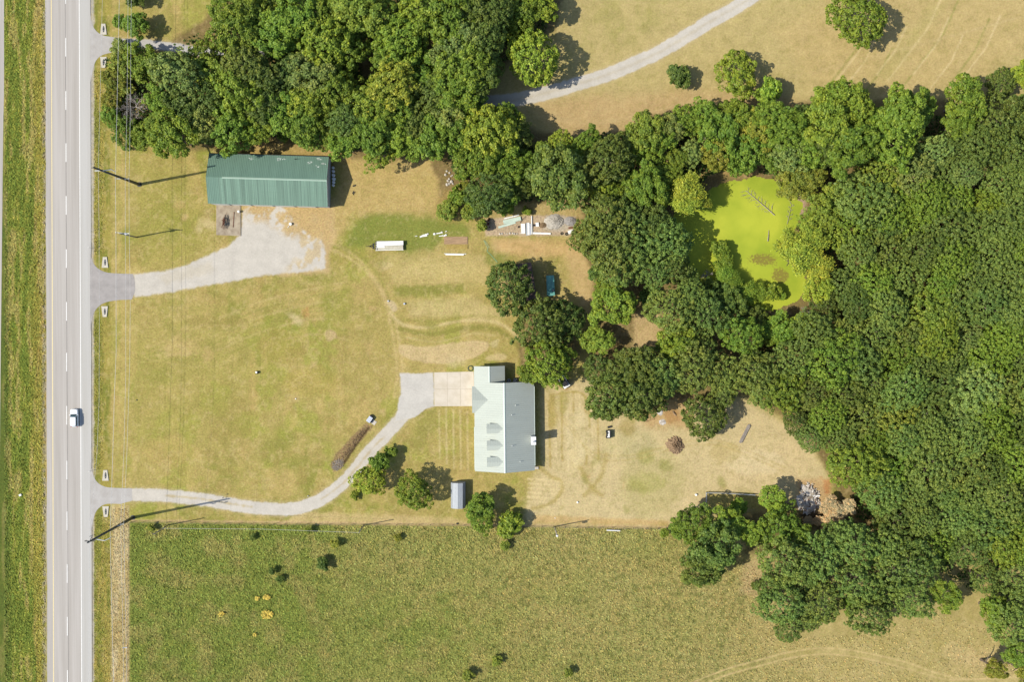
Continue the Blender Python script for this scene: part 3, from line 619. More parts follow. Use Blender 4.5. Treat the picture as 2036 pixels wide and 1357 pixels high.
for i in range(n2_ + 1): 
    x = xs_l + .06 + i * (BL - xs_l - .08) / n2_
    slope(b, x - .03, x + .03, -.18, sl_ - .12, 0, .046, .035)
tag(b.build('roof', M['roofl'], barn), 'pale streaked faded roof panels')
b = MB()
for k in range(1, 4): slope(b, xs_l + .1, BL, sl_ * k / 4 - .03 - .1, sl_ * k / 4 + .03 - .1, 0, .082, .01)
b.build('screw_line', M['roofg'], barn)
b = MB(); slope(b, xs_l + .9, BL + .06, sl_ - .16, sl_ + .012, 0, .09, .02); slope(b, xs_l + .9, BL + .06, sl_ - .16, sl_ + .012, 1, .09, .02); b.build('ridge_cap', M['ridge'], barn)
b = MB()
for sx, z0 in ((BL + .052, 0),): 
    b.slab([(sx, -.1, BZ - .02), (sx + .03, -.1, BZ - .02), (sx + .03, hw, BR + .04), (sx, hw, BR + .04)], .16)
    b.slab([(sx, hw, BR + .04), (sx + .03, hw, BR + .04), (sx + .03, BW + .1, BZ - .02), (sx, BW + .1, BZ - .02)], .16)
b.build('gable_trim', M['barnwhite'], barn)
for (x0, x1) in ((.6, 4.2), (4.9, 9.2), (9.9, 14.2), (15, 19.2), (20, 24.2)):      # white sliding doors, visible as a thin bright band under the south eave
    b = MB(); b.box((x0 + x1) / 2, -.06, 1.7, x1 - x0, .08, 3.3); b.build('sliding_door', M['barnwhite'], barn)
b = MB()
for i in range(8): b.tube((1 + i * 3.6, BW + .17, 3.5), (1 + i * 3.6, BW + .17, .1), .05, n=6)
b.build('downpipe', M['black'], barn)['kind'] = 'stuff'
b = MB(); b.box(BL / 2, BW + .2, 3.55, BL + .1, .12, .12); b.build('gutter', M['black'], barn)
b = MB(); g = random.Random(5)
for (px, py, n3) in ((498, 315, 7), (555, 316, 9), (564, 314, 5), (616, 323, 8), (634, 315, 8), (644, 324, 10), (632, 331, 3)):
    for _ in range(n3):
        p = P(px + g.uniform(-3.5, 3.5), py + g.uniform(-2.5, 2.5), 4.1); lx = (p.x - sw.x) * math.cos(bang) + (p.y - sw.y) * math.sin(bang); ly = -(p.x - sw.x) * math.sin(bang) + (p.y - sw.y) * math.cos(bang)
        d = (BW - ly) / math.cos(pa); L_ = g.uniform(.08, .3)
        slope(b, lx - L_, lx + L_, d, d + g.uniform(.05, .22), 1, .042, .003)
tag(b.build('paint_scrape', M['scrape'], barn), kind='stuff')
b = MB(); p = P(585, 315.5, 4.2); lx = (p.x - sw.x); b.tube((lx - .1, BW - .7, 3.95), (lx - .1, BW - .7, 4.5), .06); b.tube((lx - .1, BW - .7, 4.5), (lx + .5, BW - .65, 4.55), .05); b.build('vent_pipe', M['black'], barn)

# white barrels along the barn's shaded gable wall
def drum(px, py, r, h, label, m, group=None):
    p = P(px, py); t = thing('drum', label, 'drum', p, 0, group)
    b = MB(); b.loft([[(rr * math.cos(2 * math.pi * i / 16), rr * math.sin(2 * math.pi * i / 16), z) for i in range(16)] for rr, z in ((r * .96, 0), (r, .04), (r, h * .33), (r * 1.04, h * .34), (r * 1.04, h * .36), (r, h * .37), (r, h * .66), (r * 1.04, h * .67), (r * 1.04, h * .69), (r, h * .7), (r, h - .03), (r * .95, h))])
    b.build('drum_body', m, t, True); b = MB(); b.tube((r * .5, 0, h), (r * .5, 0, h + .03), .05); b.build('bung', M['black'], t); return t
for (x, y, r, h) in ((663, 334, .3, .9), (663.5, 341, .34, .9), (664, 349, .36, 1.0), (664.5, 356.5, .40, 1.0), (664, 363, .34, .9), (663.5, 369, .3, .9)):
    drum(x, y, r, h, 'pale blue-white drum standing along the shaded right end wall of the green barn', M['bluewhite'], 'drums along the barn end wall')

# house
EZ, RZ = 2.8, 6.2
ho = P(942.2, 728.8, EZ); hs = P(944.7, 937.8, EZ)      # north-west and south-west eave corners
he = P(1063.4, 934.5, EZ)
hang = math.atan2((ho - hs).y, (ho - hs).x) - math.pi / 2
HL = (ho - hs).length; HWd = (he - hs).length; PW = HL - (P(1003, 761.5, RZ) - P(1003, 728.5, 4.5)).length + .15   # length of the main block
PW = HL - 3.75
house = thing('ranch_house', 'pale sage metal-roofed house with three dormers at the end of the concrete pad', 'house', (hs.x, hs.y, 0), hang)
mid = HWd / 2; tp = (RZ - EZ) / mid; wr = 30.3 * .118; wz = EZ + wr * tp      # wing ridge
def roofpanel(pts, th=.12): 
    b = MB(); b.slab(pts, th); return b
def seams(b, e0, e1, r0, r1, n):
    """raised seams running from the eave edge e0-e1 up to the ridge edge r0-r1"""
    for i in range(n + 1):
        t = i / n; a = Vector(e0).lerp(Vector(e1), t); c = Vector(r0).lerp(Vector(r1), t)
        if (c - a).length > .15: b.tube(a + Vector((0, 0, .015)), c + Vector((0, 0, .015)), .022, n=4)
EX = HWd
# west slope with the wing's west slope in the same plane (an L-shape)
b = MB(); b.slab([(0, 0, EZ), (mid, 0, RZ), (mid, PW, RZ), (wr, PW, wz), (wr, HL, wz), (0, HL, EZ)], .12)
seams(b, (0, .1, EZ), (0, PW, EZ), (mid, .1, RZ), (mid, PW - .1, RZ), 38); seams(b, (0, PW + .45, EZ), (0, HL - .1, EZ), (wr, PW + .45, wz), (wr, HL - .1, wz), 7)
b.build('roof', M['house'], house)
b = MB(); b.slab([(mid, 0, RZ), (EX, 0, EZ), (EX, PW, EZ), (mid, PW, RZ)], .12); seams(b, (EX, .1, EZ), (EX, PW - .1, EZ), (mid, .1, RZ), (mid, PW - .1, RZ), 42)
b.build('roof', M['house'], house)
b = MB(); b.slab([(wr, PW + .005, wz), (2 * wr, PW + .005, EZ), (2 * wr, HL, EZ), (wr, HL, wz)], .12); seams(b, (2 * wr, PW + .1, EZ), (2 * wr, HL - .1, EZ), (wr, PW + .1, wz), (wr, HL - .1, wz), 8)
b.build('roof', M['house'], house)
b = MB(); b.slab([(mid - .18, -.02, RZ - .02), (mid, -.02, RZ + .08), (mid, PW + .02, RZ + .08), (mid - .18, PW + .02, RZ - .02)], .05)
b.slab([(mid, -.02, RZ + .08), (mid + .18, -.02, RZ - .02), (mid + .18, PW + .02, RZ - .02), (mid, PW + .02, RZ + .08)], .05)
b.slab([(wr - .14, PW + .02, wz - .02), (wr, PW + .02, wz + .07), (wr, HL + .02, wz + .07), (wr - .14, HL + .02, wz - .02)], .05)
b.slab([(wr, PW + .02, wz + .07), (wr + .14, PW + .02, wz - .02), (wr + .14, HL + .02, wz - .02), (wr, HL + .02, wz + .07)], .05)
b.build('ridge_cap', M['housecap'], house)
# walls, set in under the eaves
o_ = .35; b = MB()
wl = [(o_, o_), (EX - o_, o_), (EX - o_, PW - .2), (2 * wr - o_, PW - .2), (2 * wr - o_, HL - .3), (o_, HL - .3)]
b.add([(x, y, 0) for x, y in wl] + [(x, y, EZ - .1 + o_ * tp * .6) for x, y in wl], [(i, (i + 1) % 6, 6 + (i + 1) % 6, 6 + i) for i in range(6)])
b.add([(o_, o_, EZ), (EX - o_, o_, EZ), (mid, o_, RZ - .25)], [(0, 1, 2)])
b.add([(2 * wr + .01, PW - .2, EZ - .1), (EX - o_, PW - .2, EZ), (mid, PW - .2, RZ - .2), (mid - 3, PW - .2, RZ - 1.5)], [(0, 1, 2, 3)])
b.add([(o_, HL - .3, EZ), (2 * wr - o_, HL - .3, EZ), (wr, HL - .3, wz - .2)], [(0, 1, 2)])
b.build('wall', M['housewall'], house)
def hpt(px, py, z): 
    p = P(px, py, z); d = Vector((p.x - hs.x, p.y - hs.y, 0)); c, s_ = math.cos(-hang), math.sin(-hang)
    return (d.x * c - d.y * s_, d.x * s_ + d.y * c, z)
for (x0, z0, wd, hg) in ((2.2, 1.0, 1.4, 1.3), (6.1, .1, 1.0, 2.1), (9.5, 1.0, 1.4, 1.3), (13.5, 1.0, 1.6, 1.3)):
    fr = MB(); fr.box(o_ - .03, x0 + .3, z0 + hg / 2, .08, wd + .15, hg + .15); f_ = fr.build('window' if z0 > .5 else 'door', M['offwhite'], house)
    pn = MB(); pn.box(o_ - .06, x0 + .3, z0 + hg / 2, .06, wd, hg); pn.build('pane', M['glass'], f_)
    fr = MB(); fr.box(EX - o_ + .03, x0 + .3, z0 + hg / 2, .08, wd + .15, hg + .15); f_ = fr.build('window' if z0 > .5 else 'door', M['offwhite'], house)
    pn = MB(); pn.box(EX - o_ + .06, x0 + .3, z0 + hg / 2, .06, wd, hg); pn.build('pane', M['glass'], f_)
# garage gable over the pad
gy = hpt(955, 796, 4.0)[1]; gh = 26.2 * .118; gx0 = -.5; gz = EZ + gh * tp; gxr = (gz - EZ) / tp
b = MB(); b.slab([(gx0, gy - gh, EZ + .03), (0.06, gy - gh, EZ + .03), (gxr, gy, gz + .03), (gx0, gy, gz + .03)], .10); seams(b, (gx0 + .1, gy - gh, EZ + .03), (gx0 + .45, gy - gh, EZ + .03), (gx0 + .1, gy, gz + .03), (gx0 + .45, gy, gz + .03), 1)
for i in range(1, 9):
    x = i * .39; b.tube((x, gy - gh + x * gh / gxr + .05, EZ + .05 + x * tp + .0), (x, gy, gz + .045), .022, n=4)
b.build('gable_roof', M['house'], house)
b = MB(); b.slab([(gx0, gy, gz + .03), (gxr, gy, gz + .03), (0.06, gy + gh, EZ + .03), (gx0, gy + gh, EZ + .03)], .10)
for i in range(0, 9):
    x = i * .39 - .1; b.tube((x, gy + gh - max(0, x) * gh / gxr - .05, EZ + .05 + max(0, x) * tp), (x, gy, gz + .045), .022, n=4)
b.build('gable_roof', M['house'], house)
b = MB(); b.box(.1, gy, 1.35, .3, 2 * gh - .6, 2.6); b.add([(-.1, gy - gh + .2, EZ - .1), (-.1, gy + gh - .2, EZ - .1), (-.1, gy, gz - .15)], [(0, 1, 2)]); b.build('gable_wall', M['housewall'], house)
gd = MB(); gd.box(-.08, gy, 1.15, .08, 4.8, 2.2)
for k in range(1, 4): gd.box(-.125, gy, .1 + k * .55, .02, 4.8, .03)
gd.build('garage_door', M['offwhite'], house)
# dormers
for yc in (852.8, 886.2, 919.0):
    c = hpt(983, yc, 5.3); y0 = c[1]; hw_ = 1.12; dx0 = (967.5 - 943.6) * .118; rz_ = EZ + (999 - 943.8) * .118 * tp; ez_ = rz_ - hw_ * tp; xr = (rz_ - EZ) / tp; xe = (ez_ - EZ) / tp
    for sgn in (-1, 1):
        b = MB(); pts = [(dx0, y0 + sgn * hw_, ez_ + .03), (xe, y0 + sgn * hw_, ez_ + .03), (xr, y0, rz_ + .03), (dx0, y0, rz_ + .03)]
        b.slab(pts if sgn < 0 else pts[::-1], .07)
        for i in range(8):
            x = dx0 + .05 + i * .39
            ys_ = hw_ if x < xe else hw_ * (xr - x) / (xr - xe)
            if ys_ > .1: b.tube((x, y0 + sgn * ys_, rz_ - ys_ * tp + .045), (x, y0, rz_ + .045), .018, n=4)
        b.build('dormer_roof', M['house'], house)
    b = MB(); fx_ = dx0 + .3; zb = EZ + fx_ * tp - .05; q = hw_ - .18
    b.add([(fx_, y0 - q, zb), (fx_, y0 + q, zb), (fx_, y0 + q, ez_ + .05), (fx_, y0, rz_ - .05), (fx_, y0 - q, ez_ + .05)], [(0, 1, 2, 3, 4)])
    for sgn in (-1, 1): b.add([(fx_, y0 + sgn * q, zb), (xe, y0 + sgn * q, ez_ - .05), (xe, y0 + sgn * q, ez_ + .02), (fx_, y0 + sgn * q, ez_ + .02)], [(0, 1, 2, 3)])
    dw = b.build('dormer_wall', M['housewall'], house)
    b = MB(); b.box(fx_ - .03, y0, (zb + ez_) / 2 + .15, .06, 1.0, .9); b.build('pane', M['glass'], dw)
def vent(px, py, h):
    x = hpt(px, py, 5.2)[0]; z = EZ + min(x, EX - x) * tp; x, y, _ = hpt(px, py, z + .3)
    b = MB(); b.tube((x, y, z - .1), (x, y, z + h), .055, n=10); b.tube((x, y, z - .02), (x, y, z + .09), .13, .07, n=10); b.build('vent_pipe', M['pvc'], house)
for q in ((1025.2, 806.8, .5), (1017.5, 826, .5), (1018.3, 887.4, .6), (1034.4, 919, .55)): vent(*q)
x, y, _ = hpt(1061, 877, 5.6)
b = MB(); b.box(EX - .35, y, 2.9, 1.0, 1.75, 5.8); ch = b.build('chimney', M['chim'], house)
b = MB(); b.box(EX - .35, y, 5.84, 1.12, 1.87, .1); b.box(EX - .78, y + .05, 5.9, .1, 1.6, .06); b.build('chimney_cap', M['offwhite'], ch)
b = MB(); b.tube((EX - .3, y - .15, 5.88), (EX - .3, y - .15, 6.3), .16, n=12); b.tube((EX - .3, y - .15, 6.3), (EX - .3, y - .15, 6.36), .24, n=12); b.build('flue', M['steel'], ch)
b = MB(); b.box(EX + .06, PW * .5, EZ - .08, .12, PW - 2.2, .13); b.build('gutter', M['housecap'], house)
b = MB(); b.box(-.06, 5.3, EZ - .08, .12, 10.0, .13); b.build('gutter', M['housecap'], house)

for i, (px, py, lab) in enumerate(((1011.5, 757.3, 'round air conditioner unit in the house notch, left one touching the wing shadow'), (1024, 756.3, 'round air conditioner unit behind the house, nearer to the tree'))):
    t = thing('air_conditioner', lab, 'air conditioner', P(px, py), 0, 'air conditioners behind the house')
    b = MB(); b.tube((0, 0, 0), (0, 0, .85), .42, n=24); b.build('casing', M['dark'], t)
    b = MB()
    for rr in (.46, .31, .16):
        for k in range(24): b.tube((rr * math.cos(k * math.pi / 12), rr * math.sin(k * math.pi / 12), .9), (rr * math.cos((k + 1) * math.pi / 12), rr * math.sin((k + 1) * math.pi / 12), .9), .035 if rr > .4 else .012, n=5)
    for k in range(6): b.tube((0, 0, .93), (.42 * math.cos(k), .42 * math.sin(k), .9), .012, n=4)
    b.build('fan_guard', M['bluewhite'], t)
    b = MB(); b.tube((0, 0, .8), (0, 0, .92), .1, n=10)
    for k in range(3): b.box(.2 * math.cos(k * 2.09), .2 * math.sin(k * 2.09), .84, .3, .12, .02, rz=k * 2.09)
    b.build('fan', M['bluewhite'], t)
b = MB(); b.box(0, 0, .12, .9, .6, .24); b.box(.05, 0, .27, .7, .45, .06)
tag(b.build('doorstep', M['stone']), 'small pale stone step at the lower right corner of the house', 'step').location = P(1067, 931)

# gambrel shed
g0 = P(895.8, 1010, 1.6); g1 = P(895.8, 961, 1.6); ang = math.atan2((g1 - g0).y, (g1 - g0).x) - math.pi / 2; GL = (g1 - g0).length
shed = thing('gambrel_shed', 'small grey metal shed with folded roof, below the house by the round tree', 'shed', (g0.x + .12, g0.y, 0), ang)
prof = [(0, 1.6), (.35, 2.35), (1.65, 2.8), (2.75, 2.55), (3.3, 1.6)]
b = MB(); b.add([(0, 0, 0), (3.3, 0, 0), (3.3, GL, 0), (0, GL, 0)] + [(x, 0.03, z) for x, z in prof] + [(x, GL - .03, z) for x, z in prof],
                [(0, 1, 8, 7, 6, 5, 4), (2, 3, 9, 10, 11, 12, 13), (3, 0, 4, 9), (1, 2, 13, 8)]); b.build('wall', M['steel'], shed)
for k in range(4):
    (x0, z0), (x1, z1) = prof[k], prof[k + 1]; b = MB()
    b.slab([(x0, -.1, z0 + .05), (x1, -.1, z1 + .05), (x1, GL + .1, z1 + .05), (x0, GL + .1, z0 + .05)], .04)
    n_ = int(math.hypot(x1 - x0, z1 - z0) / .22)
    for i in range(n_ + 1):
        t = i / max(1, n_); b.tube((x0 + (x1 - x0) * t, -.1, z0 + (z1 - z0) * t + .06), (x0 + (x1 - x0) * t, GL + .1, z0 + (z1 - z0) * t + .06), .02, n=4)
    b.build('roof', M['steel'], shed)
b = MB(); b.box(1.65, -.03, 1.0, 1.5, .05, 2.0); b.build('door', M['offwhite'], shed)

# brown open shed half under the orchard tree
c = [P(x, y, 3.0) for x, y in ((1018, 527), (1055.7, 521.5), (1068, 597), (1030, 603))]
bs = thing('brown_shed', 'low rusty brown roof half hidden under the round dark tree', 'shed', (c[0].x, c[0].y, 0))
L_ = [p - Vector((c[0].x, c[0].y, 0)) for p in c]
b = MB(); b.slab([tuple(p) for p in L_][::-1], .1)
for i in range(13):
    t = i / 12; b.tube(L_[0].lerp(L_[1], t) + Vector((0, 0, .02)), L_[3].lerp(L_[2], t) + Vector((0, 0, .02)), .025, n=4)
b.build('roof', M['brownroof'], bs)
b = MB(); cen = sum(L_, Vector()) / 4
for i in range(4):
    p, q = L_[i].lerp(cen, .06), L_[(i + 1) % 4].lerp(cen, .06); b.add([(p.x, p.y, 0), (q.x, q.y, 0), (q.x, q.y, 2.88), (p.x, p.y, 2.88)], [(0, 1, 2, 3)])
b.build('wall', M['brownroof'], bs)

# ------------------------------------------------------------------ trees
def qmesh(name, pos, nrm, size, rng, aspect=1.5, jitter=.5):
    """leaf clumps: one small bent card at each position, facing along nrm"""
    n = len(pos); nrm = nrm + rng.normal(0, jitter, (n, 3)); nrm /= np.linalg.norm(nrm, axis=1)[:, None] + 1e-9
    t = np.cross(nrm, rng.normal(0, 1, (n, 3))); t /= np.linalg.norm(t, axis=1)[:, None] + 1e-9; bt = np.cross(nrm, t)
    s = (size * rng.uniform(.6, 1.4, n))[:, None]
    a = pos - t * s * aspect * .5; c_ = pos + t * s * aspect * .5; d = nrm * s * .22
    Vv = np.stack([a - d, pos - bt * s * .5, c_ - d, pos + bt * s * .5], 1).reshape(-1, 3)
    return Vv, np.arange(n * 4).reshape(-1, 4)
def dome(n, rng, low=-.25):
    z = rng.uniform(low, 1, n); a = rng.uniform(0, 2 * math.pi, n); r = np.sqrt(1 - z * z); return np.stack([r * np.cos(a), r * np.sin(a), z], 1)
def crown_mesh(name, seed, nb=13, nl=11, nq=44, br=.36, lr=.125, leaf=.058, spread=.66, flat=.75, wisp=False):
    rng = np.random.default_rng(seed); pos = []; nr = []
    D = dome(nb * 6, rng, -.15); keep = [np.array([0, 0, .8])]
    for d in D:
        if all(np.linalg.norm(d - k) > .55 for k in keep): keep.append(d)
        if len(keep) >= nb: break
    ph = rng.uniform(0, 6.28, 3)
    for d in keep:
        az = math.atan2(d[1], d[0]); out = 1 + .13 * math.sin(2 * az + ph[0]) + .10 * math.sin(3 * az + ph[1]) + .07 * math.sin(5 * az + ph[2])
        cb = d * np.array([1, 1, flat]) * spread * rng.uniform(.85, 1.12) * out; rb = br * rng.uniform(.75, 1.2)
        dl = dome(nl, rng, -.1) * .75 + d * .45; dl /= np.linalg.norm(dl, axis=1)[:, None]
        for e in dl:
            cl = cb + e * rb * rng.uniform(.7, 1.05); rl = lr * rng.uniform(.65, 1.35)
            q = dome(nq, rng, -.5) * .9 + e * .3; q /= np.linalg.norm(q, axis=1)[:, None]
            rad = rl * rng.uniform(.6, 1.1, nq)[:, None]
            pos.append(cl + q * rad * np.array([1, 1, .9])); nr.append(q * .75 + np.array([0, 0, .45]))
        q = dome(90, rng, -.6); pos.append(cb + q * rb * .62); nr.append(q)
    q = dome(900, rng, -.4); pos.append(q * np.array([1, 1, flat]) * rng.uniform(.42, .72, 900)[:, None]); nr.append(q)
    pos = np.concatenate(pos); nr = np.concatenate(nr)
    Vv, Fq = qmesh(name, pos, nr, leaf, rng); m = npmesh(name, Vv, Fq); m.materials.append(M['leaf']); return m
def dome_mesh(name, seed, nlobe=150, nq=44, lr=.12, leaf=.055, amp=.12, flat=.8):
    rng = np.random.default_rng(seed); pos = []; nr = []; ph = rng.uniform(0, 6.28, 6)
    def rad(d):
        az = np.arctan2(d[..., 1], d[..., 0]); el = d[..., 2]
        return 1 + amp * (.5 * np.sin(2 * az + ph[0]) + .6 * np.sin(3 * az + ph[1] + el * 3) + .6 * np.sin(5 * az + ph[2] - el * 4) + .45 * np.sin(8 * az + ph[3] + el * 9) + .4 * np.sin(11 * el + ph[4] + 2 * az))
    k = np.arange(nlobe) + .5; z = 1 - 1.42 * k / nlobe; a = k * 2.39996 + rng.normal(0, .16, nlobe); r_ = np.sqrt(np.clip(1 - z * z, 0, 1)); D = np.stack([r_ * np.cos(a), r_ * np.sin(a), z], 1)
    for d, R0 in zip(D, rad(D)):
        cl = d * np.array([1, 1, flat]) * R0 * (.86 + rng.normal(0, .055)); rl = lr * rng.uniform(.65, 1.4)
        q = dome(nq, rng, -.45) * .85 + d * .45; q /= np.linalg.norm(q, axis=1)[:, None]
        pos.append(cl + q * rl * rng.uniform(.6, 1.12, nq)[:, None]); nr.append(q * .8 + np.array([0, 0, .4]))
    q = dome(1100, rng, -.5); pos.append(q * np.array([1, 1, flat]) * (rad(q) * rng.uniform(.62, .8, 1100))[:, None]); nr.append(q)
    Vv, Fq = qmesh(name, np.concatenate(pos), np.concatenate(nr), leaf, rng); m = npmesh(name, Vv, Fq); m.materials.append(M['leaf']); return m
def wisp_mesh(name, seed, n=9000, leaf=.04):
    rng = np.random.default_rng(seed); D = dome(26, rng, -.1); pos = []; nr = []
    for d in D:
        c_ = d * np.array([1, 1, .7]) * rng.uniform(.4, .72); r = rng.uniform(.2, .34); q = rng.normal(0, .5, (n // 26, 3)) * np.array([1, 1, .8])
        pos.append(c_ + q * r); nr.append(q * .5 + np.array([0, 0, .8]))
    Vv, Fq = qmesh(name, np.concatenate(pos), np.concatenate(nr), leaf, rng, 3.2, .6); m = npmesh(name, Vv, Fq); m.materials.append(M['leaf']); return m
big = [crown_mesh('crown', 100 + i, nb=(13, 15, 11, 17)[i % 4], nl=(12, 11, 13, 10)[i % 4], br=(.36, .32, .40, .30)[i % 4], lr=(.125, .115, .135, .11)[i % 4]) for i in range(6)] + [dome_mesh('crown', 150 + i, 120, 58, .135, .056, .2) for i in range(4)]
fine = [dome_mesh('crown', 200 + i, 210, 32, .092, .05, (.17, .12, .2)[i % 3]) for i in range(10)]
canopy = [dome_mesh('crown', 700 + i, 300, 26, .074, .043, (.12, .17, .09)[i % 3], .7) for i in range(8)]
small = [crown_mesh('crown', 300 + i, nb=9, nl=8, nq=26, br=.42, lr=.2, leaf=.12, spread=.55) for i in range(5)]
round_ = [dome_mesh('crown', 400 + i, 165, 42, .11, .052, .10, .85) for i in range(4)]
willow = [wisp_mesh('crown', 500 + i) for i in range(3)]
cone = [crown_mesh('crown', 600 + i, nb=12, nl=12, nq=36, br=.3, lr=.13, leaf=.07, spread=.6, flat=1.5) for i in range(2)]
def trunk_mesh(seed):
    g = random.Random(seed); b = MB(); top = Vector((g.uniform(-.06, .06), g.uniform(-.06, .06), .62))
    b.path([(0, 0, -.04), (.01, 0, .12), top * .55, top], .062, .03, 8); b.tube((0, 0, -.04), (0, 0, .06), .085, .06, 8)
    for k in range(7):
        a = k * .9 + g.uniform(-.3, .3); z = g.uniform(.3, .6); L_ = g.uniform(.3, .5)
        p0 = Vector((top.x * z / .62, top.y * z / .62, z)); p1 = p0 + Vector((math.cos(a) * L_ * .5, math.sin(a) * L_ * .5, .16)); p2 = p1 + Vector((math.cos(a + .3) * L_ * .5, math.sin(a + .3) * L_ * .5, .14))
        b.path([p0, p1, p2], .028, .009, 5)
    me = bpy.data.meshes.new('trunk'); me.from_pydata(b.v, [], b.f); me.update(); me.materials.append(M['bark']); return me
trunks = [trunk_mesh(i) for i in range(4)]
TC = dict(v=(.165, .255, .030), g=(0.152, 0.233, 0.028), d=(0.112, 0.165, 0.032), b=(0.211, 0.296, 0.034), y=(.205, .265, .035), w=(0.267, 0.323, 0.038), br=(.46, .37, .22), s=(0.186, 0.252, 0.063), f=(.142, .205, .042), o=(0.211, 0.252, 0.037))
trees_xy = []; placed = []
tg = random.Random(99); tree_n = 0
def tree(x, y, r, cls='g', kind=None, label=None, group=None, hz=None, name='tree', cat='tree', sz=None):
    global tree_n
    if label and ('bush' in label or 'shrub' in label or 'scrub' in label) and 'bush tree' not in label: name, cat = 'bush', 'bush'
    else: tree_n += 1
    R_ = r * .118
    zc = hz if hz is not None else max(R_ * .62, R_ * 1.12)
    p = P(x, y, zc); t = thing(name, label or 'tree', cat, (p.x, p.y, 0), 0, group)
    if kind is None: kind = 'small' if R_ < 2.3 else ('willow' if cls in 'wv' else ('fine' if cls == 'f' else ('round' if cls == 'd' and tg.random() < .6 else 'big')))
    me = tg.choice(dict(canopy=canopy, small=small, big=big, fine=fine, round=round_, willow=willow, cone=cone)[kind])
    c_ = obj('crown', me, None, t); c_.location = (0, 0, zc); c_.rotation_euler = (tg.uniform(-.08, .08), tg.uniform(-.08, .08), tg.uniform(0, 6.28))
    e = tg.uniform(.9, 1.12); sz = sz or tg.uniform(.82, 1.0); c_.scale = (R_ * 1.06 * e, R_ * 1.06 / e, R_ * sz)
    col = TC[cls]; v = tg.uniform(.84, 1.16); gshift = tg.uniform(-.10, .14)
    c_.color = (col[0] * v * (1 + gshift), col[1] * v, col[2] * v * (1 - gshift * .5), 1)
    if R_ > .8:
        k = obj('trunk', tg.choice(trunks), None, t); Ht = zc + R_ * .3; k.scale = (Ht * .8, Ht * .8, Ht); k.rotation_euler = (0, 0, tg.uniform(0, 6.28))
    trees_xy.append((x, y, r)); placed.append((t, x, y)); return t
def place(lab, x, y, r):
    return lab
def trees(lst, labels, group, hzf=None):
    for q in lst:
        x, y, r = q[:3]; cls = q[3] if len(q) > 3 else 'g'
        R_ = r * .118; hz = (hzf(R_) if hzf else None)
        if R_ < 2.2 and hz: hz = min(hz, max(R_ * 1.3, 2.2))
        key = cls if cls in labels else '*'
        tree(x, y, r, cls, label=place(labels[key], x, y, r), group=group + ({'*': ''}.get(key, ', ' + {'d': 'dark ones', 'y': 'yellow-green ones', 'b': 'bright ones', 's': 'greyish ones', 'w': 'feathery ones', 'br': 'brown ones', 'g': 'green ones', 'f': 'fine-leaved ones', 'o': 'olive ones'}.get(key, ''))), hz=hz)
wood = lambda R_: 4.2 + R_ * 1.0 + tg.uniform(-1.2, 1.6)
grove = lambda R_: 3.0 + R_ * .95 + tg.uniform(-.7, 1.0)
low = lambda R_: max(.8, R_ * .8) + tg.uniform(0, .8)
# roadside end of the upper wood
trees([(288, 125, 38, 'g'), (250, 132, 26, 'o'), (228, 160, 24, 'o'), (222, 200, 20, 'o'), (222, 232, 20, 'g'), (250, 262, 26, 'g'), (284, 272, 24, 'g'), (240, 96, 18, 's'), (250, 176, 18, 'o')],
      {'*': 'green scrub bush under the power lines', 'o': 'olive scrub bush by the road verge', 's': 'sparse greyish shrub at the top driveway mouth'}, 'scrub under the power lines', low)
trees([(356, 150, 44, 's'), (420, 145, 36, 'y'), (322, 203, 32, 'g'), (366, 205, 38, 'd'), (352, 268, 46, 'g'), (400, 246, 34, 's'), (464, 250, 44, 'g'), (420, 203, 34, 'd'), (482, 190, 44, 'g'), (490, 135, 44, 'd'), (472, 62, 44, 'g'), (452, 18, 32, 'g'), (405, 110, 28, 'g'), (502, 26, 40, 'g'), (312, 248, 24, 'g')],
      {'*': 'green tree in the upper wood near the road', 'd': 'dark green tree in the upper wood near the road', 's': 'greyish tree in the upper wood near the road', 'y': 'yellow-green tree in the upper wood by the top driveway'}, 'upper wood, left part', wood)
trees([(540, 70, 44), (520, 165, 42, 'd'), (527, 212, 36, 'd'), (513, 255, 30), (588, 32, 44), (572, 95, 38), (642, 82, 46, 'b'), (690, 98, 38), (618, 146, 42, 's'), (575, 152, 36, 'd'), (560, 222, 38), (608, 208, 38, 'b'), (602, 250, 34), (632, 268, 26), (566, 270, 13), (663, 183, 40), (690, 237, 36, 'd'), (648, 238, 28), (686, 285, 34), (660, 275, 22, 'y'), (717, 18, 44, 'y'), (757, 40, 40), (702, 60, 28, 'd'), (800, 82, 50, 'b'), (776, 118, 34), (778, 178, 46, 'y'), (744, 212, 42), (790, 215, 40), (737, 268, 42), (758, 302, 30), (792, 268, 38, 'b'), (852, 272, 42), (826, 296, 24), (842, 28, 46), (640, 30, 34), (545, 8, 34, 'd'), (604, 300 - 20, 14)],
      {'*': 'green tree in the upper wood above the barn', 'd': 'dark green tree in the upper wood above the barn', 'b': 'bright green tree in the upper wood above the barn', 's': 'silvery tree in the upper wood above the barn', 'y': 'yellow-green tree in the upper wood above the barn'}, 'upper wood, middle part', wood)
trees([(900, 42, 50), (950, 28, 42, 'd'), (907, 98, 48, 's'), (924, 138, 50), (961, 88, 42, 'd'), (845, 146, 40), (866, 190, 46, 'd'), (907, 178, 44), (892, 220, 36, 's'), (932, 214, 32), (955, 160, 34, 'd'), (985, 20, 34, 'd'), (820, 240, 30, 'd'), (870, 235, 28), (975, 130, 24, 'd')],
      {'*': 'broad green tree in the wood left of the track', 'd': 'dark green tree in the wood left of the track', 's': 'greyish tree in the wood left of the track'}, 'upper wood, right part', wood)
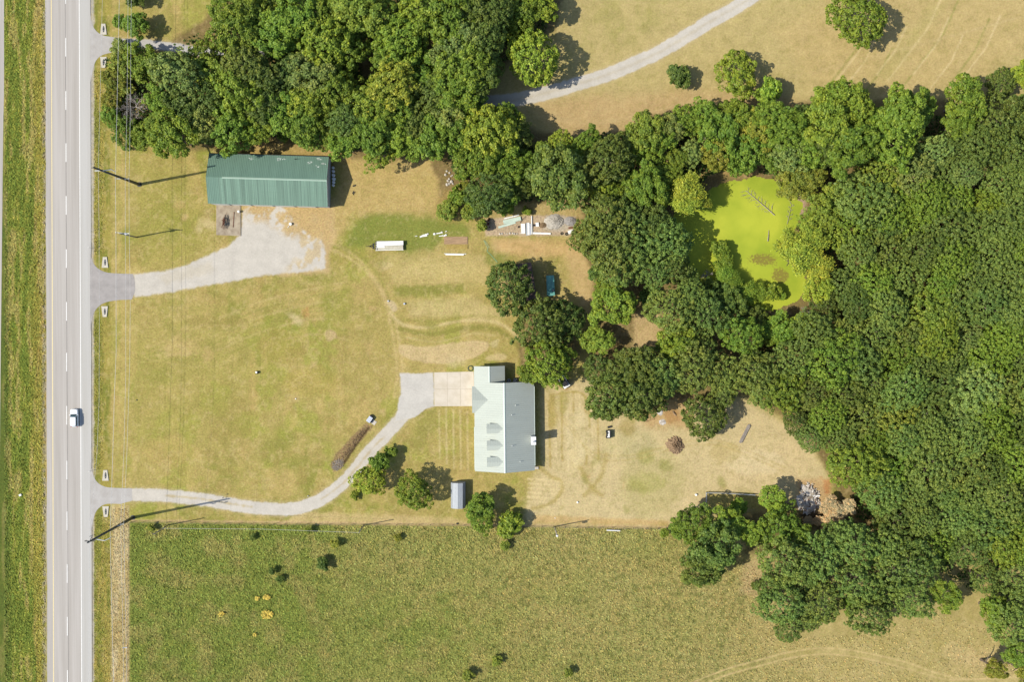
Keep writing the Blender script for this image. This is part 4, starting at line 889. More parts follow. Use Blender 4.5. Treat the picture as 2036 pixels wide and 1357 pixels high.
trees([(917, 278, 40), (975, 262, 50, 'b'), (1008, 240, 32), (1030, 270, 28, 'd'), (950, 316, 38), (994, 300, 38), (1015, 340, 32), (972, 385, 42, 'd'), (1005, 385, 30), (1052, 326, 26), (1035, 370, 26, 'd'), (1082, 300, 20), (1116, 284, 22, 'b'), (1005, 412, 16), (1075, 300, 16, 'd')],
      {'*': 'green tree in the hedge belt below the track', 'd': 'dark green tree in the hedge belt below the track', 'b': 'bright green tree in the hedge belt below the track'}, 'hedge belt below the track', grove)
trees([(917, 350, 12), (908, 390, 18), (888, 420, 20, 'o'), (930, 425, 14, 'o'), (905, 410, 12), (945, 408, 18), (925, 372, 12, 'o'), (958, 448, 12, 'o')], {'*': 'low green bush right of the barn yard', 'o': 'low olive bush right of the barn yard'}, 'bushes by the barn yard', low)
tree(272, 50, 26, 'g', label='small tree casting a shadow just above the top driveway', hz=3.0); tree(240, 44, 14, 'g', label='small bush at the left of the tree above the top driveway', hz=1.6)
tree(272, -4, 18, 'd', label='dark tree cut by the top edge beside the power lines', hz=2.5)
tree(1034, 20, 38, 'g', label='tree at the upper wood corner, left of the bright one at the top edge', hz=5.6); tree(1070, 8, 36, 'b', label='bright green tree at the top edge where the wood meets the field', hz=5.6); tree(1022, 52, 26, 'g', label='smaller green tree tucked in the wood corner above the isolated round tree', hz=4.6); tree(1042, 70, 18, 'y', label='small yellow-green tree touching the isolated round tree above the track', hz=3.2)
tree(1060, 116, 48, 'b', 'round', 'large round tree standing on its own just above the left end of the gravel track', hz=6.6)
tree(1349, 152, 24, 'd', 'small', 'small dark round tree alone in the upper field below the track', hz=2.9)
tree(1465, 147, 38, 'b', 'big', 'bright green round tree alone in the upper field, right of the small dark one', hz=4.8)
tree(1527, 186, 27, 'b', 'small', 'small bright tree on the field edge between the round tree and the wood', hz=3.8)
tree(1704, 38, 50, 'g', 'round', 'largest lone tree in the upper right field, near the top edge', hz=6.0)
tree(1991, 166, 30, 'd', 'round', 'dark round bush tree at the right edge beside the field', hz=3.4); tree(2032, 152, 26, 'b', label='bright tree cut by the right edge beside the dark round one', hz=3.8)
tree(2042, 210, 24, 'g', label='tree cut by the right edge below the pale grass gap', hz=4)
trees([(1112, 355, 56, 'd'), (1207, 322, 46, 'd'), (1190, 374, 26, 'b'), (1217, 388, 28), (1167, 278, 24), (1281, 264, 36, 'y'), (1262, 300, 26, 'b'), (1304, 283, 34, 'b'), (1326, 258, 30, 's'), (1359, 238, 28), (1376, 305, 22, 's'), (1378, 252, 24), (1404, 232, 30), (1434, 270, 42), (1430, 306, 30, 'o'), (1475, 235, 34), (1485, 302, 38), (1508, 268, 36, 'o'), (1451, 218, 22), (1288, 370, 40), (1325, 346, 24), (1320, 378, 28), (1244, 400, 28, 'd'), (1240, 360, 22), (1152, 300, 22), (1460, 325, 22), (1140, 318, 24), (1240, 290, 28, 'd'), (1420, 330, 13), (1345, 320, 22)],
      {'*': 'green tree in the hedge belt above the pond', 'd': 'dark round oak in the hedge belt', 'y': 'tall yellow-green tree in the hedge belt', 'b': 'bright green tree in the hedge belt', 's': 'silvery tree in the hedge belt', 'o': 'olive tree in the hedge belt above the pond'}, 'hedge belt above the pond', grove)
tree(1046, 420, 9, 'g', label='tiny round bush directly above the junk heap', hz=1.0)
trees([(1662, 205, 45), (1641, 254, 48), (1787, 225, 50), (1824, 218, 34), (1774, 272, 50), (1692, 296, 50), (1652, 290, 40, 'd'), (1567, 262, 38), (1536, 237, 34), (1567, 305, 36, 's'), (1532, 305, 30), (1913, 206, 44), (1906, 246, 30), (1700, 210, 36), (1735, 250, 30), (1600, 240, 30, 'd'), (1612, 300, 34)],
      {'*': 'green tree on the top edge of the forest', 'd': 'dark green tree on the top edge of the forest', 's': 'silvery tree at the top edge of the forest'}, 'top edge of the forest', wood)
trees([(1372, 378, 36, 'w'), (1364, 402, 30, 'w'), (1398, 400, 22, 'w'), (1590, 512, 42, 'w'), (1570, 490, 34, 'w'), (1612, 480, 34, 'w'), (1622, 530, 34, 'w'), (1582, 362, 36, 'o'), (1606, 348, 30, 'o'), (1624, 572, 34, 'b'), (1636, 424, 32, 'y'), (1650, 395, 28, 'y'), (1612, 445, 24, 'b'), (1640, 445, 26, 'y')],
      {'*': 'olive tree overhanging the pond', 'w': 'feathery pale willow leaning over the pond', 'b': 'bright green tree beside the pond', 'y': 'yellow-green tree beside the pond'}, 'trees round the pond', grove)
trees([(1430, 496, 18, 'v'), (1438, 522, 18, 'v'), (1446, 545, 23, 'v'), (1460, 568, 25, 'v'), (1484, 582, 24, 'v'), (1508, 582, 20, 'v'), (1534, 582, 18, 'v'), (1550, 584, 13, 'v')], {'v': 'low feathery bush on the spit in the pond'}, 'bushes on the pond spit', low)
trees([(1546, 652, 34), (1588, 652, 26, 'b'), (1496, 638, 28, 'd'), (1451, 604, 34, 'd'), (1420, 582, 28, 'd'), (1525, 660, 26, 'g')], {'*': 'green tree along the lower pond bank', 'd': 'dark green tree along the lower pond bank', 'b': 'bright green tree along the lower pond bank'}, 'lower bank of the pond', low)
# grove between yard and pond
trees([(1203, 436, 44, 'd'), (1251, 437, 36, 'd'), (1300, 448, 36, 'd'), (1210, 482, 56, 'f'), (1172, 470, 34, 'f'), (1258, 491, 46, 'f'), (1322, 484, 48, 'f'), (1338, 528, 32, 'f'), (1183, 541, 16, 'f'), (1230, 535, 38, 'f'), (1302, 540, 34, 'f'), (1218, 610, 42, 'g'), (1205, 575, 26, 'g'), (1285, 590, 16, 'd'), (1332, 617, 44, 'f'), (1405, 626, 42, 'f'), (1370, 590, 30, 'f'), (1344, 675, 36, 'g'), (1328, 690, 22, 'g'), (1475, 668, 36, 'g'), (1383, 731, 46, 'f'), (1444, 745, 36, 'f'), (1437, 780, 28, 'f'), (1190, 735, 28, 'd'), (1272, 736, 43, 'd'), (1316, 750, 40, 'f'), (1213, 789, 44, 'd'), (1280, 785, 44, 'd'), (1207, 815, 24, 'd'), (1240, 740, 34, 'd'), (1502, 740, 38, 'f'), (1517, 775, 36, 'f'), (1290, 450, 28, 'd'), (1370, 560, 22, 'd'), (1400, 690, 24, 'd')],
      {'*': 'green tree in the grove behind the house', 'f': 'broad oak in the grove behind the house', 'd': 'dark oak in the grove behind the house'}, 'oak grove', grove)
tree(1190, 676, 30, 'y', 'big', 'yellow-green tree at the left edge of the grove, level with the house tree', hz=3.4)
tree(1400, 828, 42, 'd', 'round', 'dark round tree alone in the back yard below the grove', hz=5.2)
tree(1012, 572, 46, 'd', 'round', 'dark round tree over the brown shed above the house', hz=6.2)
tree(1075, 645, 50, 'd', 'fine', 'large dark tree between the brown shed and the house', hz=6.4); tree(1120, 640, 40, 'd', 'fine', 'darker tree behind the large one between shed and house', hz=4.5)
tree(1089, 722, 43, 'g', 'fine', 'green tree overhanging the upper right corner of the house roof', hz=6.4); tree(1052, 742, 22, 'g', label='low bough-like tree touching the house roof', hz=4.8); tree(1122, 704, 23, 'g', label='smaller green tree right of the one over the house roof', hz=5)
# yard trees along the lower boundary
tree(735, 956, 28, 'b', 'big', 'bright green round tree beside the curve of the gravel driveway', hz=3.7); tree(753, 922, 20, 'g', 'small', 'reddish green small tree just above the bright one by the driveway', hz=3.2); tree(776, 900, 12, 'g', 'small', 'small dark bush at the top of the driveway tree clump', hz=1.8); tree(705, 986, 9, 'b', 'small', 'tiny bright bush below the driveway tree clump', hz=.8)
tree(822, 978, 32, 'g', 'big', 'round green tree left of the small grey shed', hz=4.9)
tree(954, 1008, 30, 'g', 'cone', 'pointed green tree right of the small grey shed', hz=4.4); tree(956, 1030, 26, 'g', 'big', 'green tree at the fence below the pointed one by the shed', hz=3.2)
tree(1012, 1042, 24, 'b', 'small', 'bushy green tree growing through the pasture fence right of the shed', hz=2.2); tree(1020, 1036, 20, 'g', 'small', 'scraggy green bush against the bushy tree on the fence', hz=2.0)
trees([(1004, 1085, 10, 'o'), (642, 1122, 13, 'd'), (557, 1151, 8, 'd'), (541, 1135, 7, 'd'), (665, 1082, 9, 'o'), (612, 1055, 8, 'o'), (791, 1069, 8, 'o'), (988, 1315, 11, 'o'), (931, 1342, 12, 'o'), (1130, 1338, 9, 'o'), (1502, 1165, 9, 'd'), (1516, 1200, 10, 'd'), (503, 1068, 7, 'd'), (300, 1050, 7, 'o')],
      {'*': 'olive bush in the fenced pasture', 'd': 'dark bush in the rough fenced pasture'}, 'bushes in the pasture', low)
trees([(1376, 1044, 36), (1423, 1086, 48, 'd'), (1390, 1127, 42, 'd'), (1447, 1042, 34), (1491, 1059, 26), (1345, 1056, 14), (1320, 1060, 9), (1466, 1010, 18)], {'*': 'green tree in the clump at the pasture corner', 'd': 'dark round tree bulging into the pasture'}, 'lower grove, left clump', grove)
trees([(1533, 988, 24, 'b'), (1540, 1015, 18, 'b'), (1546, 1050, 38, 'g'), (1560, 1117, 48, 'f'), (1553, 1200, 42, 'f'), (1568, 1248, 28, 'f'), (1526, 1170, 24, 'f'), (1630, 1198, 42, 'f'), (1628, 1107, 44, 'f'), (1600, 1150, 30, 'd'), (1706, 1161, 42, 'f'), (1728, 1222, 40, 'f'), (1699, 1083, 44, 'f'), (1804, 1127, 52, 'f'), (1811, 1190, 40, 'f'), (1762, 1092, 36, 'f'), (1880, 1184, 33, 'g'), (1760, 1180, 30, 'd'), (1690, 1205, 20, 'g'), (1590, 1066, 28, 'g'), (1656, 1072, 30, 'f'), (1606, 1235, 22, 'f'), (1975, 1216, 34, 'g'), (2008, 1240, 40, 'f'), (1978, 1331, 22, 'o'), (2026, 1297, 30, 'g'), (2040, 1340, 22, 'o')],
      {'*': 'green tree on the lower forest edge', 'b': 'bright green tree left of the burn heap', 'f': 'broad oak on the lower forest edge', 'd': 'dark tree on the lower forest edge', 'o': 'olive bush in the lower right corner'}, 'lower edge of the forest', grove)
for (x, y, r, hz, l) in ((1640, 1012, 13, 1.6, 'small scorched bush touching the right side of the burn heap'), (1654, 1000, 15, 2.2, 'scorched tan bush a little above the middle of the scorched group'), (1670, 1014, 17, 2.6, 'scorched tan bush in the middle of the scorched group'), (1688, 1008, 15, 3.0, 'rightmost scorched bush against the green forest'), (1650, 1030, 15, 1.8, 'scorched bush below the middle of the scorched group'), (1632, 1038, 13, 1.4, 'scorched bush at the lower left of the scorched group'), (1668, 1038, 12, 1.8, 'lowest scorched bush of the scorched group'), (1606, 1036, 10, .8, 'flat scorched bush at the foot of the burn heap')):
    tree(x, y, r, 'br', 'small', l, 'scorched bushes by the burn heap', hz=hz, sz=.6)
# closed canopy of the big forest
forest = [(1625, 440), (1660, 360), (1700, 330), (1750, 300), (1840, 250), (1900, 275), (1960, 245), (2075, 235), (2075, 1300), (2030, 1270), (1990, 1210), (1940, 1180), (1905, 1140), (1870, 1110), (1800, 1090), (1740, 1060), (1690, 1030), (1700, 980), (1660, 960), (1630, 905), (1590, 850), (1530, 790), (1510, 740), (1510, 695), (1560, 680), (1610, 660), (1640, 600), (1655, 540), (1650, 470)]
def inside(x, y, pl):
    c_ = False
    for i in range(len(pl)):
        a, b_ = pl[i], pl[(i + 1) % len(pl)]
        if (a[1] > y) != (b_[1] > y) and x < (b_[0] - a[0]) * (y - a[1]) / (b_[1] - a[1]) + a[0]: c_ = not c_
    return c_
row = 0; y = 245
FL = {'f': 'oak crown in the big forest', 'g': 'leafy green crown in the big forest', 'd': 'dark green crown in the big forest', 's': 'greyish crown in the big forest', 'y': 'yellowish crown in the big forest'}
FG = {'f': 'forest canopy oaks', 'g': 'forest canopy, mid green crowns', 'd': 'forest canopy, dark crowns', 's': 'forest canopy, greyish crowns', 'y': 'forest canopy, yellowish crowns'}
budget = 298 - tree_n
cand = []
SP = 63.0
while y < 1310:
    x = 1490 + (row % 2) * SP / 2
    while x < 2080:
        jx, jy = x + tg.uniform(-13, 13), y + tg.uniform(-12, 12)
        if inside(jx, jy, forest) and not (1560 < jx < 1668 and 930 < jy < 1050) and all(math.hypot(jx - a, jy - b_) > .55 * c_ + 14 for a, b_, c_ in trees_xy): cand.append((jx, jy))
        x += SP
    y += SP * .84; row += 1
print('forest candidates', len(cand), 'budget', budget)
cand.sort(key=lambda q: q[0] > 2010)
cand = cand[::2] + cand[1::2] if False else sorted(cand, key=lambda q: (q[0] > 2000, (int(q[0] * 7 + q[1] * 13)) % 17))
rest = cand[max(0, budget):]
for (x, y) in cand[:max(0, budget)]:
    cls = tg.choices('fgdsy', (5.5, 2.2, 1.4, 1.0, .25))[0]; r = tg.choice((30, 38, 42, 48, 52)) * tg.uniform(.93, 1.07)
    tree(x, y, r, cls, 'canopy' if cls in 'fds' or tg.random() < .5 else 'fine', place(FL[cls], x, y, r), FG[cls], hz=6.8 + tg.uniform(-1.6, 2.0))
# past the countable ones, the remaining crowns at the far side of the forest are one mass
VV, FF, CC, n0 = [], [], [], 0
for (x, y) in rest:
    me = tg.choice(canopy); n_ = len(me.vertices); co = np.empty(n_ * 3, np.float32); me.vertices.foreach_get('co', co); co = co.reshape(-1, 3); R_ = tg.uniform(32, 50) * .118; zc = 6.8 + tg.uniform(-1.5, 1.8)
    a = tg.uniform(0, 6.28); c_, s_ = math.cos(a), math.sin(a); p = P(x, y, zc); co = co * np.array([R_ * 1.06, R_ * 1.06, R_ * .9]); co = np.stack([co[:, 0] * c_ - co[:, 1] * s_ + p.x, co[:, 0] * s_ + co[:, 1] * c_ + p.y, co[:, 2] + zc], 1)
    cl_ = np.array(TC[tg.choices('fgdso', (5, 2, 1.2, .8, .5))[0]]) * tg.uniform(.84, 1.16); CC.append(np.tile(np.array([[*cl_, 1]]), (n_, 1)))
    VV.append(co); FF.append(np.arange(n_).reshape(-1, 4) + n0); n0 += n_
if VV:
    o = obj('forest_canopy', npmesh('forest_canopy', np.concatenate(VV), np.concatenate(FF), np.concatenate(CC)), M['leafm']); tag(o, 'remaining merged forest crowns at the far right', 'forest', kind='stuff')
print('trees', tree_n, 'rest', len(rest))
# say which one: crowns of one kind are told apart by their row and their place in it
ORD = ['first', 'second', 'third', 'fourth', 'fifth', 'sixth', 'seventh', 'eighth', 'ninth', 'tenth', 'eleventh', 'twelfth', 'thirteenth', 'fourteenth', 'fifteenth', 'sixteenth', 'seventeenth', 'eighteenth']
by = {}
for t_, x_, y_ in placed: by.setdefault(t_['label'], []).append((t_, x_, y_))
for lab, q in by.items():
    if len(q) < 2: continue
    y0, y1 = min(k[2] for k in q), max(k[2] for k in q); rows = max(1, round((y1 - y0) / 85)) if len(q) > 3 else 1
    for r_ in range(rows):
        m_ = sorted([k for k in q if min(rows - 1, int((k[2] - y0) / (y1 - y0 + 1e-6) * rows)) == r_], key=lambda k: k[1])
        for i_, k in enumerate(m_):
            which = 'only one' if len(m_) == 1 else ('leftmost' if i_ == 0 else ('rightmost' if i_ == len(m_) - 1 else ORD[i_] + ' from left'))
            k[0]['label'] = lab + (', %s row, ' % ORD[r_] if rows > 1 else ', ') + which
# understorey: low leafy growth nobody could count, under and between the crowns
rng = np.random.default_rng(12)
def scatter(n, pl, seed):
    xs = [p[0] for p in pl]; ys_ = [p[1] for p in pl]; out = []
    g = np.random.default_rng(seed); x = g.uniform(min(xs), max(xs), n * 3).astype(np.float32); y = g.uniform(min(ys_), max(ys_), n * 3).astype(np.float32)
    ins = np.zeros(x.shape, bool)
    for i in range(len(pl)):
        a, b_ = pl[i], pl[(i + 1) % len(pl)]; cnd = (a[1] > y) != (b_[1] > y)
        ins ^= cnd & (x < (b_[0] - a[0]) * (y - a[1]) / (b_[1] - a[1] + 1e-9) + a[0])
    return x[ins][:n], y[ins][:n]
def world(x, y):
    d = np.array(fw)[None] * F + np.array(rt)[None] * (x - W0 / 2)[:, None] + np.array(up)[None] * (H0 / 2 - y)[:, None]
    t = -H / d[:, 2]; return np.stack([d[:, 0] * t, d[:, 1] * t, np.zeros(len(x))], 1)
def stuff(name, label, x, y, hmin, hmax, size, cols, aspect=1.5, jitter=.7, mask=None, upw=.8):
    if mask is not None: x, y = x[mask], y[mask]; cols = cols[mask]
    n = len(x); p = world(x, y); p[:, 2] = rng.uniform(hmin, hmax, n); nr = np.tile(np.array([[0, 0, upw]]), (n, 1))
    Vv, Fq = qmesh(name, p, nr, np.full(n, 1.0) * size, rng, aspect, jitter)
    cc = np.repeat(np.concatenate([cols, np.ones((n, 1))], 1), 4, 0)
    o = obj(name, npmesh(name, Vv, Fq, cc), M['tuft']); return tag(o, label, 'undergrowth' if 'under' in name else 'grass', kind='stuff')
ux = []; uy = []
for pl, n in (([(215, 120), (330, 100), (430, 60), (440, -40), (1110, -40), (1080, 80), (990, 130), (960, 215), (1050, 270), (1060, 400), (960, 420), (900, 340), (860, 305), (700, 300), (560, 275), (420, 290), (300, 285), (220, 240)], 32000),
              ([(1040, 290), (1160, 275), (1340, 225), (1560, 225), (1660, 195), (1900, 240), (2075, 240), (2075, 1300), (1990, 1215), (1870, 1135), (1720, 1120), (1690, 960), (1600, 860), (1500, 760), (1490, 690), (1600, 665), (1650, 560), (1620, 430), (1610, 380), (1500, 345), (1420, 345), (1330, 410), (1180, 400), (1060, 400)], 60000)):
    a, b_ = scatter(n, pl, len(ux) + 3); ux.append(a); uy.append(b_)
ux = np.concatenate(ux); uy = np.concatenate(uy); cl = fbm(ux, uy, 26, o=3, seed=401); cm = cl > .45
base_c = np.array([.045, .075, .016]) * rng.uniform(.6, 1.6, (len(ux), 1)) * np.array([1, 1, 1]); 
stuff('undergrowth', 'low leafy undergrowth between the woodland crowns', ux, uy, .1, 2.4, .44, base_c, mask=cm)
# tall rough grass of the pasture, the median and the road bank
def grasscol(n, px, py, k=1.52):
    w_ = world(px, py); ix = np.clip(np.searchsorted(GXS, w_[:, 0]), 0, len(GXS) - 1); iy = np.clip(np.searchsorted(GYS, w_[:, 1]), 0, len(GYS) - 1)
    c_ = COL[iy, ix]; f = (fbm(px, py, 5, o=2, seed=83) - .5)[:, None]; h_ = rng.normal(0, 1, (n, 1))
    return c_ * np.clip(k + .56 - 3.2 * c_[:, 1:2], 1.14, 1.72) * (1 + f * .7) * rng.uniform(.68, 1.28, (n, 1)) * (1 + h_ * np.array([.10, .0, -.05]))
G_ = [S(116, 128, 58), S(134, 144, 66), S(150, 154, 78), S(164, 160, 88)]; St = [S(192, 174, 108), S(180, 166, 98), S(202, 184, 126)]
x, y = scatter(120000, [(260, 1043), (1340, 1052), (1500, 1130), (1560, 1270), (1750, 1262), (1860, 1215), (1960, 1250), (2036, 1357), (2036, 1400), (260, 1400)], 8)
e_ = x + (fbm(x, y, 180, o=3, seed=5) - .5) * 700; t = .18 + .62 * np.clip((e_ - 500) / 1100, 0, 1); t = t + (fbm(x, y, 30, o=3, seed=71) - .5) * .9
dens = rng.random(len(x)) < (1.0 - .7 * np.clip((e_ - 900) / 900, 0, 1))
trk = smooth([(1380, 1357), (1450, 1330), (1516, 1312), (1570, 1298), (1640, 1290), (1720, 1299), (1800, 1318), (1870, 1342), (1930, 1352), (2060, 1345)], 4)
for i in range(len(trk) - 1): dens &= segdist(x, y - 6, trk[i], trk[i + 1]) > 9
stuff('pasture_grass', 'rough knee-high grass and weeds filling the fenced pasture', x, y, .04, .26, .17, grasscol(len(x), x, y), 2.2, .42, mask=dens)
x = rng.uniform(9, 90, 30000).astype(np.float32); y = rng.uniform(-50, 1410, 30000).astype(np.float32)
t = .12 + .75 * np.clip((x - 52 + (fbm(x, y, 10, 90, o=3, seed=73) - .5) * 90) / 40, 0, 1)
stuff('median_grass', 'tall green and straw-coloured grass in the road median', x, y, .04, .2, .18, grasscol(len(x), x, y), 2.4, .42, mask=x < 89)
x = rng.uniform(187, 262, 40000).astype(np.float32); y = rng.uniform(-50, 1410, 40000).astype(np.float32)
ok = ((x < 222) & ((y > 1025) | ((y > 140) & (y < 508) & (x < 204 + rng.normal(0, 4, len(x)))) | ((y > 636) & (y < 935) & (x < 202 + rng.normal(0, 4, len(x)))))) | ((x >= 222) & (x < 257) & (y > 1012))
stuff('verge_grass', 'strips of green and straw grass along the road verge', x, y, .01, .10, .14, grasscol(len(x), x, y), 2.4, .4, mask=ok)
for i, (cx_, cy_, r_, n_) in enumerate(((531, 1188, 7, 90), (532, 1222, 12, 200), (441, 1221, 6, 70), (512, 1190, 5, 40), (508, 1262, 4, 30))):
    a = rng.uniform(0, 6.28, n_); rr = r_ * np.sqrt(rng.random(n_)); x = (cx_ + rr * np.cos(a)).astype(np.float32); y = (cy_ + rr * .8 * np.sin(a)).astype(np.float32)
    p = world(x, y); p[:, 2] = rng.uniform(.35, .6, n_); Vv, Fq = qmesh('y', p, np.tile([[0, 0, 1.]], (n_, 1)), np.full(n_, .26), rng, 1.2, .4)
    cc = np.tile(np.array([[*(1.35 * np.array(S(226, 200, 96))), 1]]), (n_ * 4, 1)); o = obj('yellow_wildflowers', npmesh('yellow_wildflowers', Vv, Fq, cc), M['tuft'])
    tag(o, ('upper round patch of yellow flowers in the pasture', 'widest ragged patch of yellow flowers in the pasture', 'small yellow flower patch nearest the road in the pasture', 'thin yellow patch just left of the upper round one', 'lowest faint yellow flower patch in the pasture')[i], 'flowers')

# ------------------------------------------------------------------ poles and wires
def pole_thing(name, label, px, py, h, r0, r1, m, group=None):
    p = P(px, py); t = thing(name, label, 'utility pole', p, 0, group)
    b = MB(); b.tube((0, 0, -.1), (0, 0, h), r0, r1, 14); b.build('shaft', m, t, True); return t, p
def insul(t, x, y, z, down=.5, r=.08):
    b = MB(); b.tube((x, y, z), (x, y, z - down), .03, n=6)
    for k in range(4): b.tube((x, y, z - .08 - k * down / 5), (x, y, z - .12 - k * down / 5), r, n=10)
    b.build('insulator', M['stone'], t)
def rel(p, px, py, z): q = P(px, py, z); return (q.x - p.x, q.y - p.y, z)
for (px, py, h, lab, flip) in ((277, 367, 26.0, 'tall dark steel pole with curved arms, upper one near the barn', 0), (264, 1030, 25.5, 'tall dark steel pole at the bottom driveway and pasture corner', 1)):
    t, p = pole_thing('transmission_pole', lab, px, py, h, .36, .17, M['pole'], 'tall steel poles')
    b = MB(); b.tube((0, 0, 0), (0, 0, .15), .55, n=16); b.build('base_flange', M['pole'], t)
    if not flip: arms = [[(188.5, 339.5, 21.5), (205, 339.5, 21.7), (221, 337, 21.9), (228, 341, 21.4)]]; cross = [(230, 355.4, 10), (257, 355.6, 10)]; stub = [(181, 333.7, 25.2), (190, 334, 25.2)]
    else: arms = [[(168.5, 1076.8, 22), (186, 1077, 22)], [(193, 1073.5, 22), (208, 1076, 22), (219, 1070.5, 21.6)]]; cross = [(219, 1053, 10), (246, 1042, 10)]; stub = [(178, 1068, 24.5), (184, 1065, 24.5)]
    for a in arms:
        pts = [rel(p, *q) for q in a]
        if not flip: pts = pts[:2] + [(0, 0, 21.7)] + pts[2:] if False else pts
        b = MB(); b.path(pts, .11, .07, 8)
        if a is arms[0] or flip: b.tube(pts[-1] if a is arms[0] and flip else pts[0 if flip else 1], (0, 0, pts[0][2] - .3), .07, n=6)
        b.build('davit_arm', M['arm'] if not flip or a is arms[1] else M['pole'], t); insul(t, *pts[0], 1.0); insul(t, *pts[-1], 1.0)
    c0, c1 = [rel(p, *q) for q in cross]
    b = MB(); b.path([c0, ((c0[0] + c1[0]) / 2, (c0[1] + c1[1]) / 2, 10), c1], .08, n=6); b.tube((0, 0, 9.9), ((c0[0] + c1[0]) / 2, (c0[1] + c1[1]) / 2, 10), .06, n=6); b.build('crossarm', M['arm'], t)
    for q in (c0, c1, tuple((c0[i] * .3 + c1[i] * .7) for i in range(3))): b = MB(); b.tube(q, (q[0], q[1], q[2] + .3), .07, n=8); b.build('insulator', M['stone'], t)
    s0, s1 = [rel(p, *q) for q in stub]; b = MB(); b.tube(s0, s1, .07, n=6); b.tube(s1, (0, 0, s1[2]), .06, n=6); b.build('ground_wire_bracket', M['pole'], t)
t, p = pole_thing('distribution_pole', 'short wooden pole with a three-insulator crossarm in the verge above the middle driveway', 272, 472, 10.5, .17, .12, M['wood'], 'wooden poles')
c0, c1 = rel(p, 231, 462.5, 9.6), rel(p, 257, 464.8, 9.6)
b = MB(); b.box((c0[0] + c1[0]) / 2, (c0[1] + c1[1]) / 2, 9.6, abs(c1[0] - c0[0]), .12, .14, rz=math.atan2(c1[1] - c0[1], c1[0] - c0[0])); b.tube(c1, (0, 0, 9.0), .05, n=6); b.build('crossarm', M['arm'], t)
for k in (0, .72, 1): q = tuple(c0[i] * (1 - k) + c1[i] * k for i in range(3)); b = MB(); b.tube(q, (q[0], q[1], q[2] + .35), .09, n=8); b.build('insulator', M['bluewhite'], t)
b = MB(); q = rel(p, 249, 464, 9.0); b.tube((q[0], q[1] - .1, 8.0), (q[0], q[1] - .1, 8.9), .26, n=14); b.build('transformer', M['greyu'], t)
a_, b_ = P(245, 1289, 10.3), P(252, 1289, 10.3); b = MB(); b.tube((-.05, 0, 0), ((b_ - a_).x + .05, (b_ - a_).y, 0), .07, n=6); b.tube((0, 0, -.15), (0, 0, .12), .1, n=8); b.tube(((b_ - a_).x, (b_ - a_).y, -.15), ((b_ - a_).x, (b_ - a_).y, .12), .1, n=8)
t = tag(b.build('line_spacer', M['greyu']), 'small grey spacer hung between two power lines near the lower left corner', 'spacer'); t.location = a_
for (px, py, h, lab, kind) in ((334, 1045, 9.6, 'thin wooden pole with small top bracket, leftmost on the pasture fence', 0), (723, 1045.5, 8.0, 'thin leaning grey pole on the pasture fence below the driveway curve', 1), (1103, 1048, 9.0, 'service pole with pale round transformer on the pasture fence', 2)):
    t, p = pole_thing('service_pole', lab, px, py, h, .13, .09, M['wood'], 'service poles along the pasture fence')
    if kind == 0: b = MB(); b.tube((-.5, .2, h - .1), (.5, -.1, h - .1), .05, n=6); b.build('bracket', M['pole'], t)
    if kind == 2:
        b = MB(); b.tube((.05, -.30, h - 1.5), (.05, -.30, h - .55), .27, .27, 16); b.tube((.05, -.30, h - .55), (.05, -.30, h - .45), .27, .2, 16); b.build('transformer', M['bluewhite'], t, True)
        b = MB(); b.tube((-.4, -.05, h - .2), (.35, .1, h - .2), .05, n=6); b.build('bracket', M['pole'], t)
        b = MB(); b.tube((-.08, -.1, 0), (-.08, -.1, h - 1.4), .05, n=8); b.build('conduit', M['offwhite'], t)
def cable(label, pts, z, r=.026, sag=0):
    q = [P(x, y, z) for x, y in pts]; o = q[0].copy(); b = MB(); b.path([p - o for p in q], r, n=4)
    t = tag(b.build('power_cable', M['wire']), label, 'power line', 'overhead power lines'); t.location = o
cable('overhead line nearest the road, over the road verge', [(208, -120), (205, -40), (203.5, 0), (200, 150), (195.5, 339), (197, 460), (197.6, 650), (197, 800), (193, 900), (185, 990), (178, 1076), (177, 1200), (176, 1440)], 20.8, .022)
cable('thick pale overhead line second from the road', [(239, -120), (238, -40), (233, 200), (229.5, 355), (230.5, 463), (231, 700), (227, 800), (224.5, 897), (221, 1000), (219, 1055), (222, 1200), (226, 1357), (228, 1440)], 10.3, .034)
cable('third overhead line from the road, left of a close pair', [(256, -120), (255, -40), (252.5, 220), (249, 356), (249.3, 463), (250, 600), (250, 750), (246.5, 897), (240, 1044), (245, 1288), (246, 1440)], 10.3)
cable('overhead line farthest from the road, right of a close pair', [(262, -120), (261, 0), (259, 240), (256.5, 356), (257, 463), (259, 600), (258, 720), (252.5, 897), (246, 1043), (251, 1288), (252, 1440)], 10.3)
cable('thin static line along the road shoulder edge', [(186, -120), (184, 0), (182, 200), (181, 334), (181, 600), (180, 900), (178.5, 1068), (180, 1440)], 25.4, .013)
cable('faint service cable running right over the pasture from the roadside poles', [(322, 1051.5), (520, 1053), (714, 1060)], 8.0, .02)

